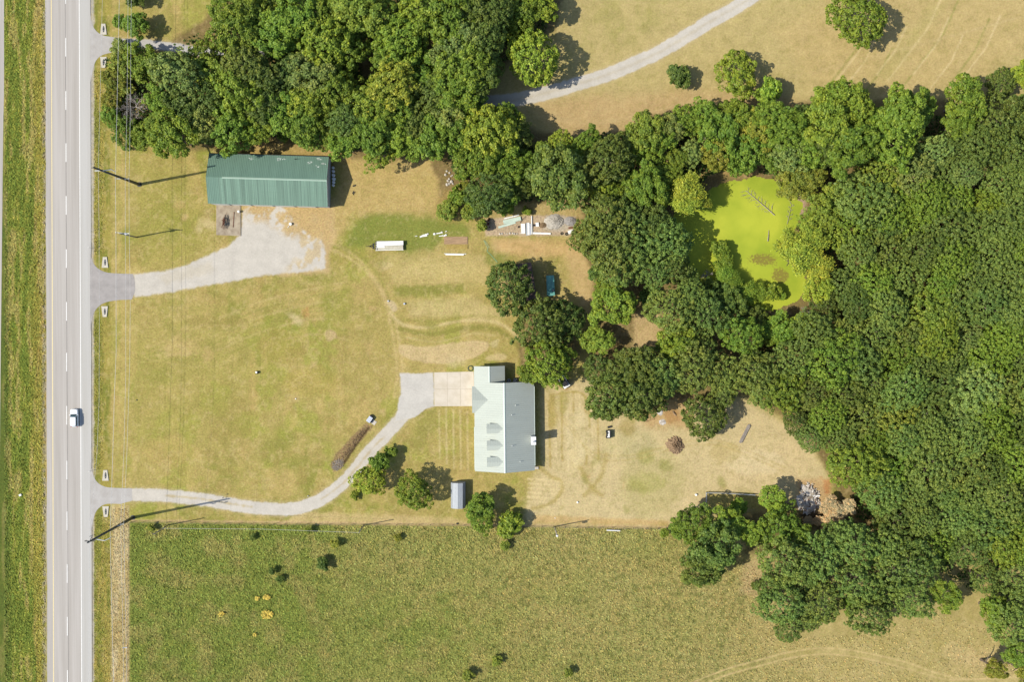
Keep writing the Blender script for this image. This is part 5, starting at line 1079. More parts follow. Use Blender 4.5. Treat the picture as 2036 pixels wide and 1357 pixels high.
# marker posts and culvert ends
for (px, py, lab) in ((179.5, 494.5, 'small marker post with a square plate at the shoulder above the middle driveway'), (181, 937, 'small marker post at the shoulder above the bottom driveway')):
    t = thing('marker_post', lab, 'road marker', P(px + 3, py - 1), 0, 'marker posts'); b = MB(); b.tube((0, 0, 0), (0, 0, 1.9), .035, n=6); b.build('post', M['steel'], t)
    b = MB(); b.box(0, 0, 1.75, .45, .04, .4); b.build('plate', M['offwhite'], t)
for (px, py, dn, lab) in ((206, 58, 1, 'upper side of the top driveway'), (206, 124, -1, 'lower side of the top driveway'), (209, 522, 1, 'upper side of the middle driveway'), (208.5, 620, -1, 'lower side of the middle driveway'), (210, 946, 1, 'upper side of the bottom driveway'), (210.5, 1018, -1, 'lower side of the bottom driveway')):
    t = thing('culvert_headwall', 'pale sloped concrete culvert end on the ' + lab, 'culvert', P(px, py), 0, 'culvert ends'); s_ = dn
    b = MB(); b.loft([[(-.45 if s_ > 0 else -.75, 1.25, z), (.45 if s_ > 0 else .75, 1.25, z), (.75 if s_ > 0 else .45, -1.25, z), (-.75 if s_ > 0 else -.45, -1.25, z)][::-1] for z in (-.05, .16)])
    b.build('apron_slab', M['headwall'], t)
    b = MB(); b.loft([[(.22 * math.cos(a) + .06, .75 * math.sin(a), .163 + k) for a in [i * math.pi / 6 for i in range(12)]] for k in (0, .004)]); b.build('pipe_mouth', M['dark'], t)
    b = MB(); b.tube((-.3, -.3, .19), (.3, -.3, .19), .03, n=6); b.tube((-.3, .3, .19), (.3, .3, .19), .03, n=6); b.build('bar', M['steel'], t)
o = MB(); o.box(0, 0, .15, .55, .45, .3); o.box(0, 0, .31, .35, .3, .04); t = tag(o.build('plastic_bag', M['offwhite']), 'small white scrap lying in the median grass', 'litter'); t.location = P(41, 985); t.rotation_euler.z = .4

# car
def outline(w_, f, r, rr, z, n=24):
    """rounded rectangle: half width, front y, rear y"""
    pts = []; cx_, cy_ = w_ - rr, (f + r) / 2; hy = (f - r) / 2 - rr
    for i in range(n):
        a = 2 * math.pi * (i + .5) / n; sx = 1 if math.cos(a) > 0 else -1; sy = 1 if math.sin(a) > 0 else -1
        pts.append((sx * cx_ + rr * math.cos(a), cy_ + sy * hy + rr * math.sin(a), z))
    return pts
p = P(150.3, 831.2); car = thing('parked_car' if False else 'car', 'white car driving up the right lane of the road', 'car', p, R(.2))
b = MB(); b.loft([outline(.80, 1.95, -2.0, .35, .28), outline(.86, 2.08, -2.1, .4, .42), outline(.89, 2.1, -2.12, .42, .62), outline(.885, 2.06, -2.11, .42, .80), outline(.83, 1.95, -2.08, .42, .93), outline(.74, 1.75, -2.0, .4, .985)])
b.build('body', M['carpaint'], car, True)
b = MB(); b.loft([outline(.79, 1.0, -2.02, .25, .96), outline(.70, .62, -1.88, .25, 1.25), outline(.62, .30, -1.74, .25, 1.45)]); b.build('window_glass', M['glass'], car, True)
b = MB(); b.loft([outline(.645, .32, -1.80, .25, 1.44), outline(.63, .26, -1.76, .25, 1.50), outline(.52, .1, -1.6, .22, 1.525)]); b.build('roof', M['carpaint'], car, True)
b = MB()
for s_ in (-1, 1):
    for (y0, y1) in ((1.0, .3), (-.45, -.45), (-1.9, -1.72)): b.tube((s_ * .775, y0, .97), (s_ * .63, y1, 1.46), .035, n=6)
b.build('pillar', M['carpaint'], car)
for s_ in (-1, 1):
    for y0 in (1.28, -1.3):
        b = MB(); b.tube((s_ * .62, y0, .33), (s_ * .87, y0, .33), .33, n=20); wh = b.build('wheel', M['tyre'], car)
        b = MB(); b.tube((s_ * .80, y0, .33), (s_ * .885, y0, .33), .2, n=16); b.build('rim', M['rim'], wh)
    b = MB(); b.box(s_ * .6, 1.98, .68, .34, .16, .14, rz=-s_ * .35); b.build('headlight', M['lamp'], car)
    b = MB(); b.box(s_ * .68, -2.06, .78, .24, .1, .16); b.build('tail_light', M['redlens'], car)
    b = MB(); b.box(s_ * .93, .72, 1.0, .2, .12, .14); b.build('side_mirror', M['carpaint'], car)
    b = MB(); b.box(s_ * .885, .25, .80, .02, .18, .03); b.box(s_ * .885, -.8, .80, .02, .18, .03); b.build('door_handle', M['rim'], car)
b = MB(); b.box(0, 2.06, .45, 1.1, .06, .16); b.build('grille', M['black'], car)

# flat trailer in the green patch
p0 = P(775, 489.5); tr = thing('utility_trailer', 'white-decked trailer with black hitch parked on the green grass patch', 'trailer', p0, R(1.3))
L2, W2 = 3.25, 1.08
b = MB(); b.box(0, 0, .62, 2 * L2, 2 * W2, .16); b.build('frame', M['black'], tr)
b = MB(); b.box(.15, -.5, .735, 2 * L2 - .5, 1.0, .06); b.build('deck', M['beige'], tr)
b = MB(); b.slab([(-L2 + .35, -.02, .98), (L2, .08, 1.02), (L2, W2, .92), (-L2 + .35, W2, .92)], .05); b.slab([(-L2 + .35, W2, .92), (L2, W2, .92), (L2, W2 + .02, .3), (-L2 + .35, W2 + .02, .3)][::-1], .02); b.build('white_cover', M['offwhite'], tr)
b = MB(); b.box(-L2 + .22, -.55, .8, .1, .9, .25); b.box(0, -W2 + .06, .78, 2 * L2, .10, .16); b.box(-L2 + 1.2, -.22, .80, 1.9, .42, .12); b.build('side_rail', M['offwhite'], tr)
b = MB()
for k in range(4): b.box(-L2 + .22, -.75 + k * .5, .9, .22, .25, .16)
b.build('front_box', M['beige'], tr)
b = MB(); b.tube((-L2, .75, .6), (-L2 - 1.35, .05, .55), .06, n=6); b.tube((-L2, -.75, .6), (-L2 - 1.35, -.05, .55), .06, n=6); b.box(-L2 - .45, 0, .68, .3, 1.3, .1); b.tube((-L2 - 1.35, 0, .55), (-L2 - 2.2, 0, .55), .06, n=6); b.tube((-L2 - 1.2, 0, 0), (-L2 - 1.2, 0, 1.0), .07, n=8); b.build('hitch', M['black'], tr)
for s_ in (-1, 1):
    for x in (.2, 1.1): 
        b = MB(); b.tube((x, s_ * (W2 - .28), .36), (x, s_ * (W2 - .05), .36), .36, n=18); wh = b.build('wheel', M['tyre'], tr)
        b = MB(); b.tube((x, s_ * (W2 - .1), .36), (x, s_ * (W2 - .03), .36), .18, n=12); b.build('rim', M['rim'], wh)
# teal container
p0 = P(1094, 568.5); tl = thing('teal_container', 'teal metal box with round black hatch in dappled shade right of brown shed', 'container', p0, R(3))
b = MB(); b.box(0, 0, .72, 1.75, 4.7, 1.4); b.build('box', M['teal'], tl, bevel=.03)
b = MB(); 
for x in (-.86, .86): b.box(x, 0, 1.45, .08, 4.74, .08)
for y in (-2.33, -1.1, .8, 2.33): b.box(0, y, 1.452, 1.70, .07, .06)
b.build('rim_rail', M['teal'], tl)
b = MB(); b.tube((.52, -1.15, 1.42), (.52, -1.15, 1.52), .30, n=18); h_ = b.build('hatch', M['black'], tl); b = MB(); b.tube((.52, -1.15, 1.52), (.52, -1.15, 1.55), .12, n=12); b.build('hatch_knob', M['offwhite'], h_)
# skid steer
p0 = P(1121.5, 761); sk = thing('skid_steer', 'small white-framed loader with dark cab under the tree right of the house', 'loader', p0, R(33))
for s_ in (-1, 1):
    b = MB(); b.loft([[(s_ * .78 + dx, y, z) for y, z in ((-1.0, .0), (.9, .0), (1.15, .3), (.95, .58), (-1.0, .58), (-1.2, .3))] for dx in (-.17, .17)]); b.build('track', M['tyre'], sk)
    b = MB(); b.box(s_ * .72, -.25, 1.0, .16, 2.0, .2, rx=-.1); b.box(s_ * .72, .95, .75, .14, .6, .16, rx=-.9); b.build('lift_arm', M['offwhite'], sk)
b = MB(); b.box(0, -1.0, .75, 1.5, .55, .85); b.build('engine_cover', M['offwhite'], sk, bevel=.04)
b = MB(); b.loft([outline(.55, .55, -.75, .1, .6, 16), outline(.55, .5, -.75, .1, 1.2, 16), outline(.5, .35, -.72, .1, 1.95, 16)]); b.build('cab', M['glass'], sk)
b = MB(); b.box(0, -.2, 1.98, 1.05, 1.1, .06); b.build('cab_roof', M['black'], sk)
b = MB(); b.slab([(-.95, 1.2, .15), (.95, 1.2, .15), (.95, 1.85, .1), (-.95, 1.85, .1)], .06); b.box(0, 1.2, .42, 1.9, .06, .6); b.box(-.93, 1.5, .3, .04, .6, .4); b.box(.93, 1.5, .3, .04, .6, .4); b.build('bucket', M['greyu'], sk)
# small black cart and tub
p0 = P(1209, 863.5); ct = thing('yard_cart', 'small black yard cart with a white seat standing on the back lawn', 'cart', p0, 0)
b = MB(); b.box(0, 0, .62, 1.0, 1.9, .5); b.build('body', M['black'], ct, bevel=.06)
b = MB(); b.box(.08, .05, .96, .42, 1.55, .16); b.box(-.2, -.6, .94, .22, .25, .12); b.build('seat', M['offwhite'], ct, bevel=.03)
b = MB(); b.tube((-.3, .3, .85), (-.3, .3, 1.15), .03, n=6); b.tube((-.3, .3, 1.15), (-.12, .3, 1.2), .14, n=12); b.build('steering_wheel', M['black'], ct)
b = MB(); b.box(.42, 0, 1.05, .1, 1.75, .5); b.build('backrest', M['black'], ct)
for sx in (-.45, .45):
    for sy in (-.65, .65): b = MB(); b.tube((sx - .1, sy, .25), (sx + .1, sy, .25), .25, n=14); b.build('wheel', M['tyre'], ct)
b = MB(); b.loft([outline(.50, .24, -.24, .2, z, 20) for z in (0, .28)] ); b.loft([outline(.42, .17, -.17, .15, z, 20) for z in (.29, .30)]); t = tag(b.build('rubber_tub', M['black']), 'black oval tub on the lawn just above the yard cart', 'tub'); t.location = P(1212, 849.5); t.rotation_euler.z = R(12)

# junk heap strip by the hedge
def put_at(b, name, m, px, py, rz, label, cat, z=0, group=None):
    o = b.build(name, m); o.location = P(px, py, z) if z == 0 else P(px, py) + Vector((0, 0, z)); o.rotation_euler.z = R(rz); return tag(o, label, cat, group)
def plate(L_, w_, th, m, px, py, rz, name, label, cat, z=.1, ribs=0, group=None):
    b = MB(); b.box(0, 0, th / 2, L_, w_, th)
    for i in range(ribs): b.box(0, -w_ / 2 + (i + .5) * w_ / ribs, th + .015, L_, .04, .03)
    return put_at(b, name, m, px, py, rz, label, cat, z, group)
plate(4.2, .95, .12, M['sheet'], 1018, 438.5, 13, 'roofing_sheet', 'wider pale green roofing sheet slanting at the left end of the junk heap', 'metal sheet', .25, 5)
plate(4.2, .5, .1, M['sheet'], 1008, 447.5, 17, 'roofing_sheet', 'narrow pale green roofing sheet, lower of the two slanting ones', 'metal sheet', .06, 2)
plate(3.6, .25, .08, M['offwhite'], 1017, 431.5, 14, 'board', 'thin white board along the top edge of the wide slanting sheet', 'board', .1)
plate(.95, 2.35, .25, M['offwhite'], 1040, 455, 2, 'building_board', 'wide upright white panel at the left of the junk heap stack', 'panel', .05)
plate(.5, 2.9, .2, M['offwhite'], 1050.5, 455.5, 1, 'white_beam', 'white beam between the wide panel and the long white post', 'beam', .08)
plate(.3, 2.9, .25, M['steel'], 1047, 456, 1, 'steel_beam', 'grey steel beam beside the wide white panel', 'beam', .05)
plate(.22, 4.3, .22, M['offwhite'], 1057, 448, 1, 'long_post', 'longest thin white post standing out above the junk heap', 'post', .1)
plate(.3, 2.6, .15, M['greyu'], 1054, 456, 2, 'steel_beam', 'bluish grey beam beside the long white post', 'beam', .04)
plate(4.2, .42, .22, M['offwhite'], 1077, 464.5, -1.5, 'white_beam', 'horizontal white beam along the lower edge of the junk heap', 'beam', .05)
plate(.75, .95, .3, M['offwhite'], 1068, 447, 5, 'white_box', 'square white box beside a dark one in the junk heap', 'box'); plate(.6, .45, .3, M['black'], 1062.5, 448.3, 2, 'black_box', 'small dark box left of the square white one', 'box')
b = MB(); b.mound(0, 0, .95, .65, .5, seed=3); put_at(b, 'dirt_pile', M['soil'], 1079.5, 448, 10, 'small brown dirt pile in the junk heap', 'dirt pile')
b = MB(); b.mound(0, 0, 2.3, 1.8, 1.0, seed=4, n=34, rings=9, rough=.15); put_at(b, 'gravel_pile', M['gravelp'], 1102, 441, 0, 'larger grey gravel pile at the right of the junk heap', 'gravel pile')
b = MB(); b.mound(0, 0, 1.5, 1.1, .7, seed=6, rough=.15); put_at(b, 'gravel_pile', M['gravelg'], 1134, 440, 0, 'smaller gravel pile at the right end of the junk heap', 'gravel pile')
plate(1.5, .38, .3, M['rust'], 1136.5, 453.2, 4, 'rusty_beam', 'rust-red beam at the right end of the junk heap', 'beam')
b = MB(); b.box(0, 0, .3, 1.1, .8, .6, rz=.3); b.box(.3, .25, .68, .5, .2, .16, rz=.5); b.box(-.25, -.1, .64, .2, .2, .1); put_at(b, 'broken_crate', M['offwhite'], 1134, 461.5, 0, 'broken whitish crate in the right corner of the junk heap', 'crate')
for (x, y, r, l) in ((1117, 464.5, .33, 'left black tyre lying at the front of the junk heap'), (1126.5, 465.5, .36, 'right black tyre lying at the front of the junk heap'), (1031.5, 451.5, .25, 'small black and white wheel left of the wide panel')):
    b = MB(); n_ = 18
    for k in range(n_):
        a0, a1 = k * 2 * math.pi / n_, (k + 1) * 2 * math.pi / n_; b.tube((r * .75 * math.cos(a0), r * .75 * math.sin(a0), .12), (r * .75 * math.cos(a1), r * .75 * math.sin(a1), .12), r * .32, n=6)
    put_at(b, 'old_tyre', M['tyre'], x, y, 0, l, 'tyre')
b = MB(); b.path([(0, 0, .1), (.4, .7, .25), (1.0, 1.3, .3), (1.3, 1.6, .1)], .05, .03, 6); put_at(b, 'bent_pipe', M['black'], 1034, 444, 0, 'bent black pipe between the slanting sheets and the wide panel', 'pipe')
g = random.Random(17)
def rocks(lst, label, group, m='stone'):
    for (x, y, s_) in lst:
        b = MB(); b.loft([[(s_ * q * math.cos(a) * g.uniform(.75, 1.2), s_ * q * math.sin(a) * g.uniform(.75, 1.2), z * s_) for a in [i * math.pi / 4 for i in range(8)]] for q, z in ((1, -.2), (1.05, .3), (.7, .75), (.2, .95))])
        put_at(b, 'rock', M[m], x, y, g.uniform(0, 360), label, 'rock', 0, group)
rocks([(994 + i * 5 + g.uniform(-1, 1), 464.5 + g.uniform(-1.2, 1), g.uniform(.14, .26)) for i in range(9)], 'fist-sized pale rock in the row along the left front of the junk heap', 'rocks in front of the junk heap')
rocks([(893 + g.uniform(-8, 8), 352 + g.uniform(-12, 16), g.uniform(.15, .4)) for i in range(12)], 'pale rock tumbled at the wood edge right of the barn yard', 'rocks at the wood edge')
rocks([(968 + g.uniform(-4, 6), 446 + g.uniform(-10, 14), g.uniform(.15, .3)) for i in range(7)], 'reddish rock at the left end of the junk heap strip', 'rocks at the left end of the strip', 'rust')
# scraps in the long grass
g = random.Random(23)
for (x, y, L_, w_, rz, l) in ((827.5, 470, .6, .1, 5, 'thin white strip left of the white scraps in the green patch'), (838, 470.5, .8, .35, 20, 'lowest left white scrap in the green patch'), (845, 468.5, 1.0, .5, 8, 'broadest white scrap in the green patch'), (849.5, 466, .6, .25, 15, 'white scrap touching the broadest one'), (863.5, 465.8, .5, .4, 0, 'roundish white scrap in the middle of the row'), (874, 463.8, 1.5, .22, 10, 'long white slat at the right of the scraps'), (887, 460.5, .4, .15, 30, 'highest small white scrap'), (877, 469.5, 1.0, .18, 4, 'white slat below the long one'), (885, 468.5, .8, .3, 18, 'white scrap at the right end of the row')):
    b = MB(); b.box(0, 0, .12, L_, w_, .12, ry=g.uniform(-.1, .1)); b.box(L_ * .2, w_ * .3, .2, L_ * .5, w_ * .6, .07, rz=g.uniform(.3, .9)); put_at(b, 'white_scrap', M['offwhite'], x, y, rz, l, 'scrap', 0, 'white scraps')
for (x, y, L_, w_, l) in ((906.5, 478.5, 5.5, 1.75, 'larger brown soil bed right of the white scraps'), (909.5, 491.3, 4.9, .95, 'narrow straw-coloured bed below the brown one')):
    b = MB(); nx_ = 12
    b.box(0, 0, .06, L_, w_, .12)
    for k in range(6): b.box(0, -w_ / 2 + (k + .5) * w_ / 6, .14, L_ * .96, w_ / 11, .06)
    put_at(b, 'garden_bed', M['bed'] if w_ > 1 else mat('straw_bed', S(192, 168, 96), .95, var=.2, scale=2), x, y, 0, l, 'garden bed')
for (x0, x1, y, r, l) in ((886, 922, 506.2, .16, 'thick white pipe below the garden beds'), (883, 927, 504.6, .06, 'thin pinkish white pipe just above the thick one')):
    a, c_ = P(x0, y, .2), P(x1, y + .6, .2); b = MB(); b.tube(Vector(), c_ - a, r, n=12); t = tag(b.build('white_pipe', M['pvc']), l, 'pipe'); t.location = a
def hose(pts, m, label, r=.04):
    q = smooth(pts, 6); o = P(*q[0]); b = MB(); b.path([P(*p, .05) - o for p in q], r, n=5); t = tag(b.build('garden_hose', m), label, 'hose'); t.location = o
hose([(962, 478), (966, 486), (970, 494), (969, 500), (975, 506), (982, 514), (989, 522)], M['hose'], 'pale green hose snaking down to the dark round tree', .05)
hose([(964, 478), (970, 487), (973, 493)], M['hose'], 'short loop of green hose beside the long one', .04)
b = MB()
for rr in (.52, .60, .66):
    for k in range(22): b.tube((rr * math.cos(k * math.pi / 11), rr * math.sin(k * math.pi / 11), .06 + rr * .1), (rr * math.cos((k + 1) * math.pi / 11), rr * math.sin((k + 1) * math.pi / 11), .06 + rr * .1), .05, n=5)
put_at(b, 'coiled_hose', M['hosed'], 935.5, 733, 0, 'dark coiled hose ring by the upper left corner of the house', 'hose')

# slab and scrap beside the barn
b = MB(); b.slab([P(x, y, .18) - P(454, 438) for x, y in ((430, 407), (478.2, 408), (478.4, 469.5), (429.8, 467.5))][::-1], .2); put_at(b, 'concrete_slab', M['concrete2'], 454, 438, 0, 'stained square concrete slab at the lower left of the barn', 'slab')
b = MB(); b.box(0, 0, .23, .12, 3.6, .1); put_at(b, 'steel_angle', M['rust'], 465, 437, -4, 'straight rusty bar lying on the concrete slab', 'bar', .0).location.z = .0
def sticks(name, label, cat, m, cx_, cy_, rx_, ry_, rz, n, L0, L1, r, h, seed, dirn=None, z0=0.0):
    g = random.Random(seed); b = MB()
    for _ in range(n):
        a = g.uniform(0, 6.28); q = math.sqrt(g.random()); X_, Y_ = rx_ * q * math.cos(a), ry_ * q * math.sin(a)
        d = g.uniform(0, 6.28) if dirn is None else dirn + g.gauss(0, .35); L_ = g.uniform(L0, L1); z = z0 + g.uniform(.03, 1) * h * (1 - q * .7) + .03
        b.tube((X_ - L_ / 2 * math.cos(d), Y_ - L_ / 2 * math.sin(d), z), (X_ + L_ / 2 * math.cos(d), Y_ + L_ / 2 * math.sin(d), z + g.uniform(-.25, .25) * h), r * g.uniform(.5, 1.2), r * .4, 5)
    return put_at(b, name, m, cx_, cy_, rz, label, cat)
sticks('wire_pile', 'tangled dark wire heap on the concrete slab', 'scrap heap', M['pole'], 451.5, 440, .5, 1.5, 4, 60, .4, 1.4, .04, .4, 31, 1.4, .2)
sticks('rusty_rod_pile', 'thin rusty rods left of the dark wire heap on the slab', 'scrap heap', M['rust'], 446, 441, .3, 1.4, -6, 22, .8, 2.0, .035, .2, 32, 1.5, .2)
b = MB(); b.tube((0, 0, .18), (0, 0, .75), .27, .24, 16); b.tube((0, 0, .75), (0, 0, .82), .27, n=16); put_at(b, 'white_bucket', M['offwhite'], 475.5, 421.5, 0, 'white bucket on the right edge of the concrete slab', 'bucket')
b = MB(); b.tube((0, 0, 0), (0, 0, .55), .33, n=18); b.tube((-.35, -.35, .1), (-.7, -.85, .06), .06, n=6); put_at(b, 'white_drum', M['offwhite'], 578, 446, 0, 'white drum with a bent pipe on the gravel below the barn', 'drum')
for (x, y, s_, l) in ((704, 369.5, .32, 'upper dark scrap piece right of the barn shadow'), (702, 384, .36, 'lower dark scrap piece right of the barn shadow')):
    sticks('scrap_metal', l, 'scrap', M['black'], x, y, s_, s_ * .6, 30, 9, .3, .7, .07, .3, int(x))
# markers on the lawn
for (x, y, r, m, n_, l, c_) in ((511.5, 741, .38, 'black', 'well_cap', 'round dark and white well cap in the middle of the big lawn', 'well cap'), (588, 793.5, .14, 'pvc', 'pipe_stub', 'small white pipe stub on the big lawn', 'pipe'), (772, 599, .2, 'greyu', 'pipe_stub', 'left grey pipe stub where the lawn tracks cross', 'pipe'), (804, 604.5, .26, 'greyu', 'pipe_stub', 'right grey pipe stub where the lawn tracks cross', 'pipe'), (1383.5, 984.5, .28, 'pvc', 'white_pot', 'white pot outside the corner of the small paddock', 'pot'), (1148, 999.5, .22, 'pvc', 'white_pot', 'small white pot on the lawn below the house', 'pot'), (1103.5, 1031, .1, 'pvc', 'pipe_stub', 'thin white pipe stub on the fence line', 'pipe'), (443, 1091 - 100, .1, 'black', 'pipe_stub', 'tiny dark stub beside the bottom driveway', 'pipe'), (612.5, 987, .16, 'stone', 'stone', 'pale stone at the inner edge of the driveway curve', 'stone'), (909, 1042, .22, 'black', 'black_pot', 'black pot just above the pasture fence', 'pot'), (272, 796, .14, 'black', 'pipe_stub', 'small dark stub under the power lines', 'pipe')):
    b = MB(); b.tube((0, 0, 0), (0, 0, r * 1.6), r, r * .85, 14)
    t = put_at(b, n_, M[m], x, y, 0, l, c_)
    if n_ == 'well_cap': c2_ = MB(); c2_.tube((-.08, .05, .6), (-.08, .05, .7), .22, n=12); c2_.build('lid', M['pvc'], t)
# entry planter by the driveway: pump box, pad, brush strip
b = MB(); b.box(0, 0, .02, 1.1, 1.0, .1); put_at(b, 'stone_pad', M['stone'], 743, 840.5, -35, 'beige stone pad beside the grey utility box', 'pad')
ub = thing('utility_box', 'light grey utility box at the top of the brush strip by the driveway', 'utility box', P(735.5, 834), R(-35)); b = MB(); b.box(0, 0, .42, .95, 1.35, .85); b.build('cabinet', M['greyu'], ub, bevel=.03)
b = MB(); b.box(0, 0, .87, 1.0, 1.4, .06); b.build('lid', M['greyu'], ub); b = MB()
for (x, y) in ((.2, .4), (.25, .1), (.2, -.3)): b.box(x, y, .91, .07, .07, .02)
b.build('bolt', M['black'], ub); b = MB(); b.box(-.1, .85, .3, .7, .35, .6); b.box(.62, 0, .22, .22, 1.2, .45); b.build('shadow_block', M['black'], ub)  # the black boxes on the sides away from the sun imitate the cabinet's shadow
sticks('brush_strip', 'long strip of dry brush and dark clippings beside the gravel driveway', 'brush pile', M['soil'], 703, 884, 4.6, .6, 54, 150, .3, 1.2, .035, .35, 41)
sticks('straw_heap', 'pale dry stalks at the lower end of the brush strip', 'brush pile', M['dead'], 671, 925, 1.4, 1.1, 40, 150, .4, 1.4, .03, .3, 42)
# back yard: ash, mounds, logs, burn heap
b = MB(); b.mound(0, 0, .75, .95, .18, seed=9); put_at(b, 'ash_pile', M['ash'], 1312, 819, 10, 'upper ring of white ash on the back lawn under the grove', 'ash pile')
b = MB(); b.mound(0, 0, .8, .7, .16, seed=10); put_at(b, 'ash_pile', M['ash'], 1317, 840, 0, 'lower white and dark ash spot on the back lawn', 'ash pile')
sticks('wire_scrap', 'pale bent wire lying on the upper ash ring', 'wire', M['pvc'], 1312, 819, .5, .6, 0, 12, .3, .8, .03, .15, 44, None, .15)
b = MB(); b.mound(0, 0, 1.95, 2.1, 1.0, seed=11, n=40, rings=10, rough=.4); put_at(b, 'dirt_mound', M['mulch'], 1342, 886, 20, 'round brown mound of clods on the back lawn', 'mound')
b = MB(); b.mound(0, 0, .8, .28, .3, seed=12, rough=.4); put_at(b, 'soil_ridge', M['mulch'], 1341, 822.5, -55, 'narrow dark ridge of soil right of the ash', 'mound')
sticks('leaf_litter_pile', 'flat scatter of brown twigs left of the ash', 'twigs', M['rust'], 1287, 832, 1.9, .9, 0, 60, .1, .5, .03, .08, 45)
for i, (dx, L_, l) in enumerate(((-.24, 4.7, 'left weathered grey beam of three lying on the back lawn'), (0, 5.0, 'middle weathered grey beam of three lying on the back lawn'), (.24, 4.5, 'right weathered grey beam of three lying on the back lawn'))):
    b = MB(); b.box(dx, 0, .16 + .03 * i, .2, L_, .28); put_at(b, 'timber_beam', M['wood'], 1480.5, 863, -27, l, 'beam', 0, 'beams on the back lawn')
g = random.Random(51); bh = thing('burn_heap', 'heap of pale ash, charred boards and rubbish at the forest corner', 'burn heap', P(1608, 992))
b = MB(); b.mound(0, 0, 2.5, 3.6, .6, seed=13, n=40, rings=9, rough=.5); b.build('ash_bed', M['ash'], bh)
for nm, m_, n_ in (('burnt_board', 'black', 26), ('pale_board', 'concrete2', 60), ('rusty_scrap', 'rust', 22), ('timber_scrap', 'stone', 40)):
    b = MB()
    for _ in range(n_):
        a = g.uniform(0, 6.28); q = math.sqrt(g.random()); b.box(2.5 * q * math.cos(a), 3.7 * q * math.sin(a), .25 + .5 * (1 - q), g.uniform(.15, .8), g.uniform(.08, .3), .05, rz=g.uniform(0, 3.14), rx=g.uniform(-.4, .4), ry=g.uniform(-.4, .4))
    o = b.build(nm, M[m_], bh); o['kind'] = 'stuff'
b = MB(); b.box(0, 0, .5, 1.6, .25, .12); o = put_at(b, 'white_plank', M['pvc'], 1622, 986.5, 3, 'long white plank sticking out of the right side of the burn heap', 'plank')
# fallen and bare trees
def bare(b, p, d, L_, r, depth, g, flatz=None):
    q = p + d * L_
    if flatz is not None: q.z = max(.05, min(q.z, flatz))
    b.tube(p, q, r, r * .65, 6 if depth > 1 else 4)
    if depth <= 0: return
    for k in range(3 if depth > 1 else 4):
        nd = (d + Vector((g.gauss(0, .5), g.gauss(0, .5), g.gauss(0, .3)))).normalized(); bare(b, p.lerp(q, g.uniform(.35, 1)), nd, L_ * g.uniform(.5, .8), r * .6, depth - 1, g, flatz)
def bare_tree(x, y, h, s_, label, seed, n=4, r=.12):
    g = random.Random(seed); t = thing('bare_tree', label, 'dead tree', P(x, y, h * .5).xy.to_3d(), 0); b = MB(); b.tube((0, 0, 0), (0, 0, h * .5), r * 1.4, r, 8); b.build('trunk', M['dead'], t); b = MB()
    for k in range(n): a = k * 6.28 / n + g.uniform(-.4, .4); bare(b, Vector((0, 0, h * g.uniform(.3, .5))), Vector((math.cos(a), math.sin(a), .75)).normalized(), s_, r * .7, 3, g)
    b.build('branch', M['dead'], t)['kind'] = 'stuff'
for q in ((270, 212, 8, 2.0, 'bare grey dead tree in the scrub under the power lines', 61, 9), (262, 236, 7.0, 1.6, 'second bare grey tree just below the first in the scrub', 62, 5), (314, 262, 7, .9, 'bare forked snag at the lower edge of the scrub', 63, 4), (1405, 268, 7.5, 1.0, 'pale bare snag in the middle of the hedge belt', 64, 5), (1680, 396, 13.5, .9, 'white bare branches poking out of the forest right of the pond', 65, 4), (1741, 760, 12.5, 1.0, 'grey bare crown in the forest, upper of the big three', 66, 5), (1836, 828, 12.5, 1.4, 'large silvery bare crown in the middle of the forest', 67, 6), (1600, 620, 3.5, .9, 'white bare branch at the lower right bank of the pond', 68, 3), (1983, 990, 12, .9, 'bare broken branch in the forest near the right edge', 69, 3), (1405, 548, 3, 1.0, 'bare grey brush between the grove and the pond', 70, 5)): bare_tree(*q)
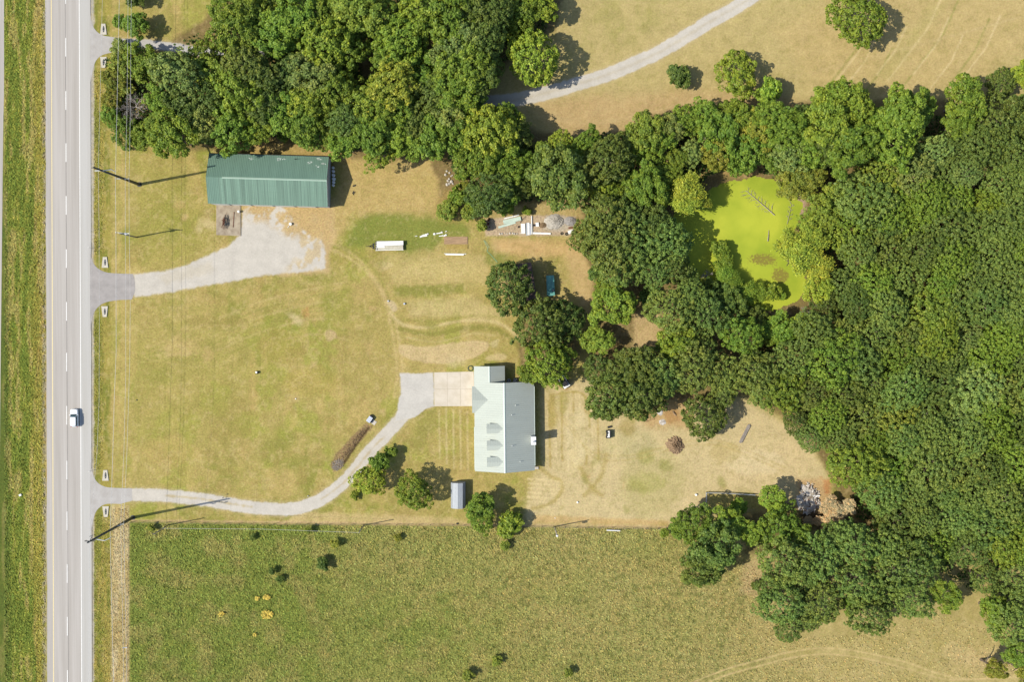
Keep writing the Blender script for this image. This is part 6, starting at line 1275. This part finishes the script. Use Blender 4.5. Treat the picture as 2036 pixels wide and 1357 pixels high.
def fallen(label, a, c_, r, n, L_, seed):
    g = random.Random(seed); A_, B_ = P(*a, .1), P(*c_, .25); d = (B_ - A_); t = thing('fallen_tree', label, 'fallen tree', A_); b = MB(); b.path([Vector(), d * .5 + Vector((0, 0, .1)), d], r * .5, r, 8); b.build('trunk', M['dead'], t)
    if n:
        b = MB()
        for k in range(n):
            s_ = 1 if k % 2 else -1; p = d * (k + .3) / (n + 1); nrm = Vector((-d.y, d.x, 0)).normalized() * s_ - d.normalized() * .8; bare(b, p, nrm.normalized(), L_ * g.uniform(.5, 1.1), .035, 1, g, .6)
        b.build('branch', M['dead'], t)['kind'] = 'stuff'
fallen('bare fallen tree with side branches lying in the duckweed pond', (1483, 379), (1540, 428), .10, 16, 1.6, 71)
fallen('short pointed log floating in the pond', (1528.5, 458), (1526.5, 480), .11, 0, 1, 72)
fallen('sunken thin branch near the right bank of the pond', (1574, 405), (1565, 446), .05, 8, .8, 73)
# fences
def fence(name, pts, label, sp, hgt, rails, m_post, m_rail, rr=.025, pr=.05):
    q = [P(*p) for p in pts]; t = thing(name, label, 'fence', q[0]); o = q[0]; ps = []
    for a, c_ in zip(q[:-1], q[1:]):
        n_ = max(1, int((c_ - a).length / sp)); ps += [a.lerp(c_, i / n_) - o for i in range(n_)]
    ps.append(q[-1] - o)
    for p in ps[:100]: b = MB(); b.tube(p - Vector((0, 0, .05)), p + Vector((0, 0, hgt)), pr, n=7); b.build('post', m_post, t)
    b = MB()
    for z in rails:
        for a, c_ in zip(ps[:-1], ps[1:]): b.tube(a + Vector((0, 0, z)), c_ + Vector((0, 0, z)), rr, n=4)
    b.build('wire' if rr < .03 else 'rail', m_rail, t)
fence('wire_fence', [(262, 1038), (500, 1042), (900, 1044.5), (1100, 1048), (1310, 1051)], 'wire fence along the top of the pasture below the house', 2.6, 1.2, (.4, .8, 1.15), M['wood'], M['pole'], .012)
fence('wire_fence', [(259, 1040), (257, 1200), (257, 1400)], 'wire fence along the road side of the pasture', 2.6, 1.2, (.4, .8, 1.15), M['wood'], M['pole'], .012)
fence('paddock_fence', [(1403, 1012), (1403, 979.5), (1440, 980.5), (1500, 984)], 'low pipe fence of the small paddock at the lower grove', 2.4, 1.1, (.55, 1.1), M['steel'], M['steel'], .06, .06)
b = MB(); b.tube((-1.6, .03, .5), (1.6, -.1, .5), .14, n=10); put_at(b, 'blue_pipe', M['bluewhite'], 1219, 1054.5, 0, 'pale blue pipe lying in the weeds along the pasture fence', 'pipe')
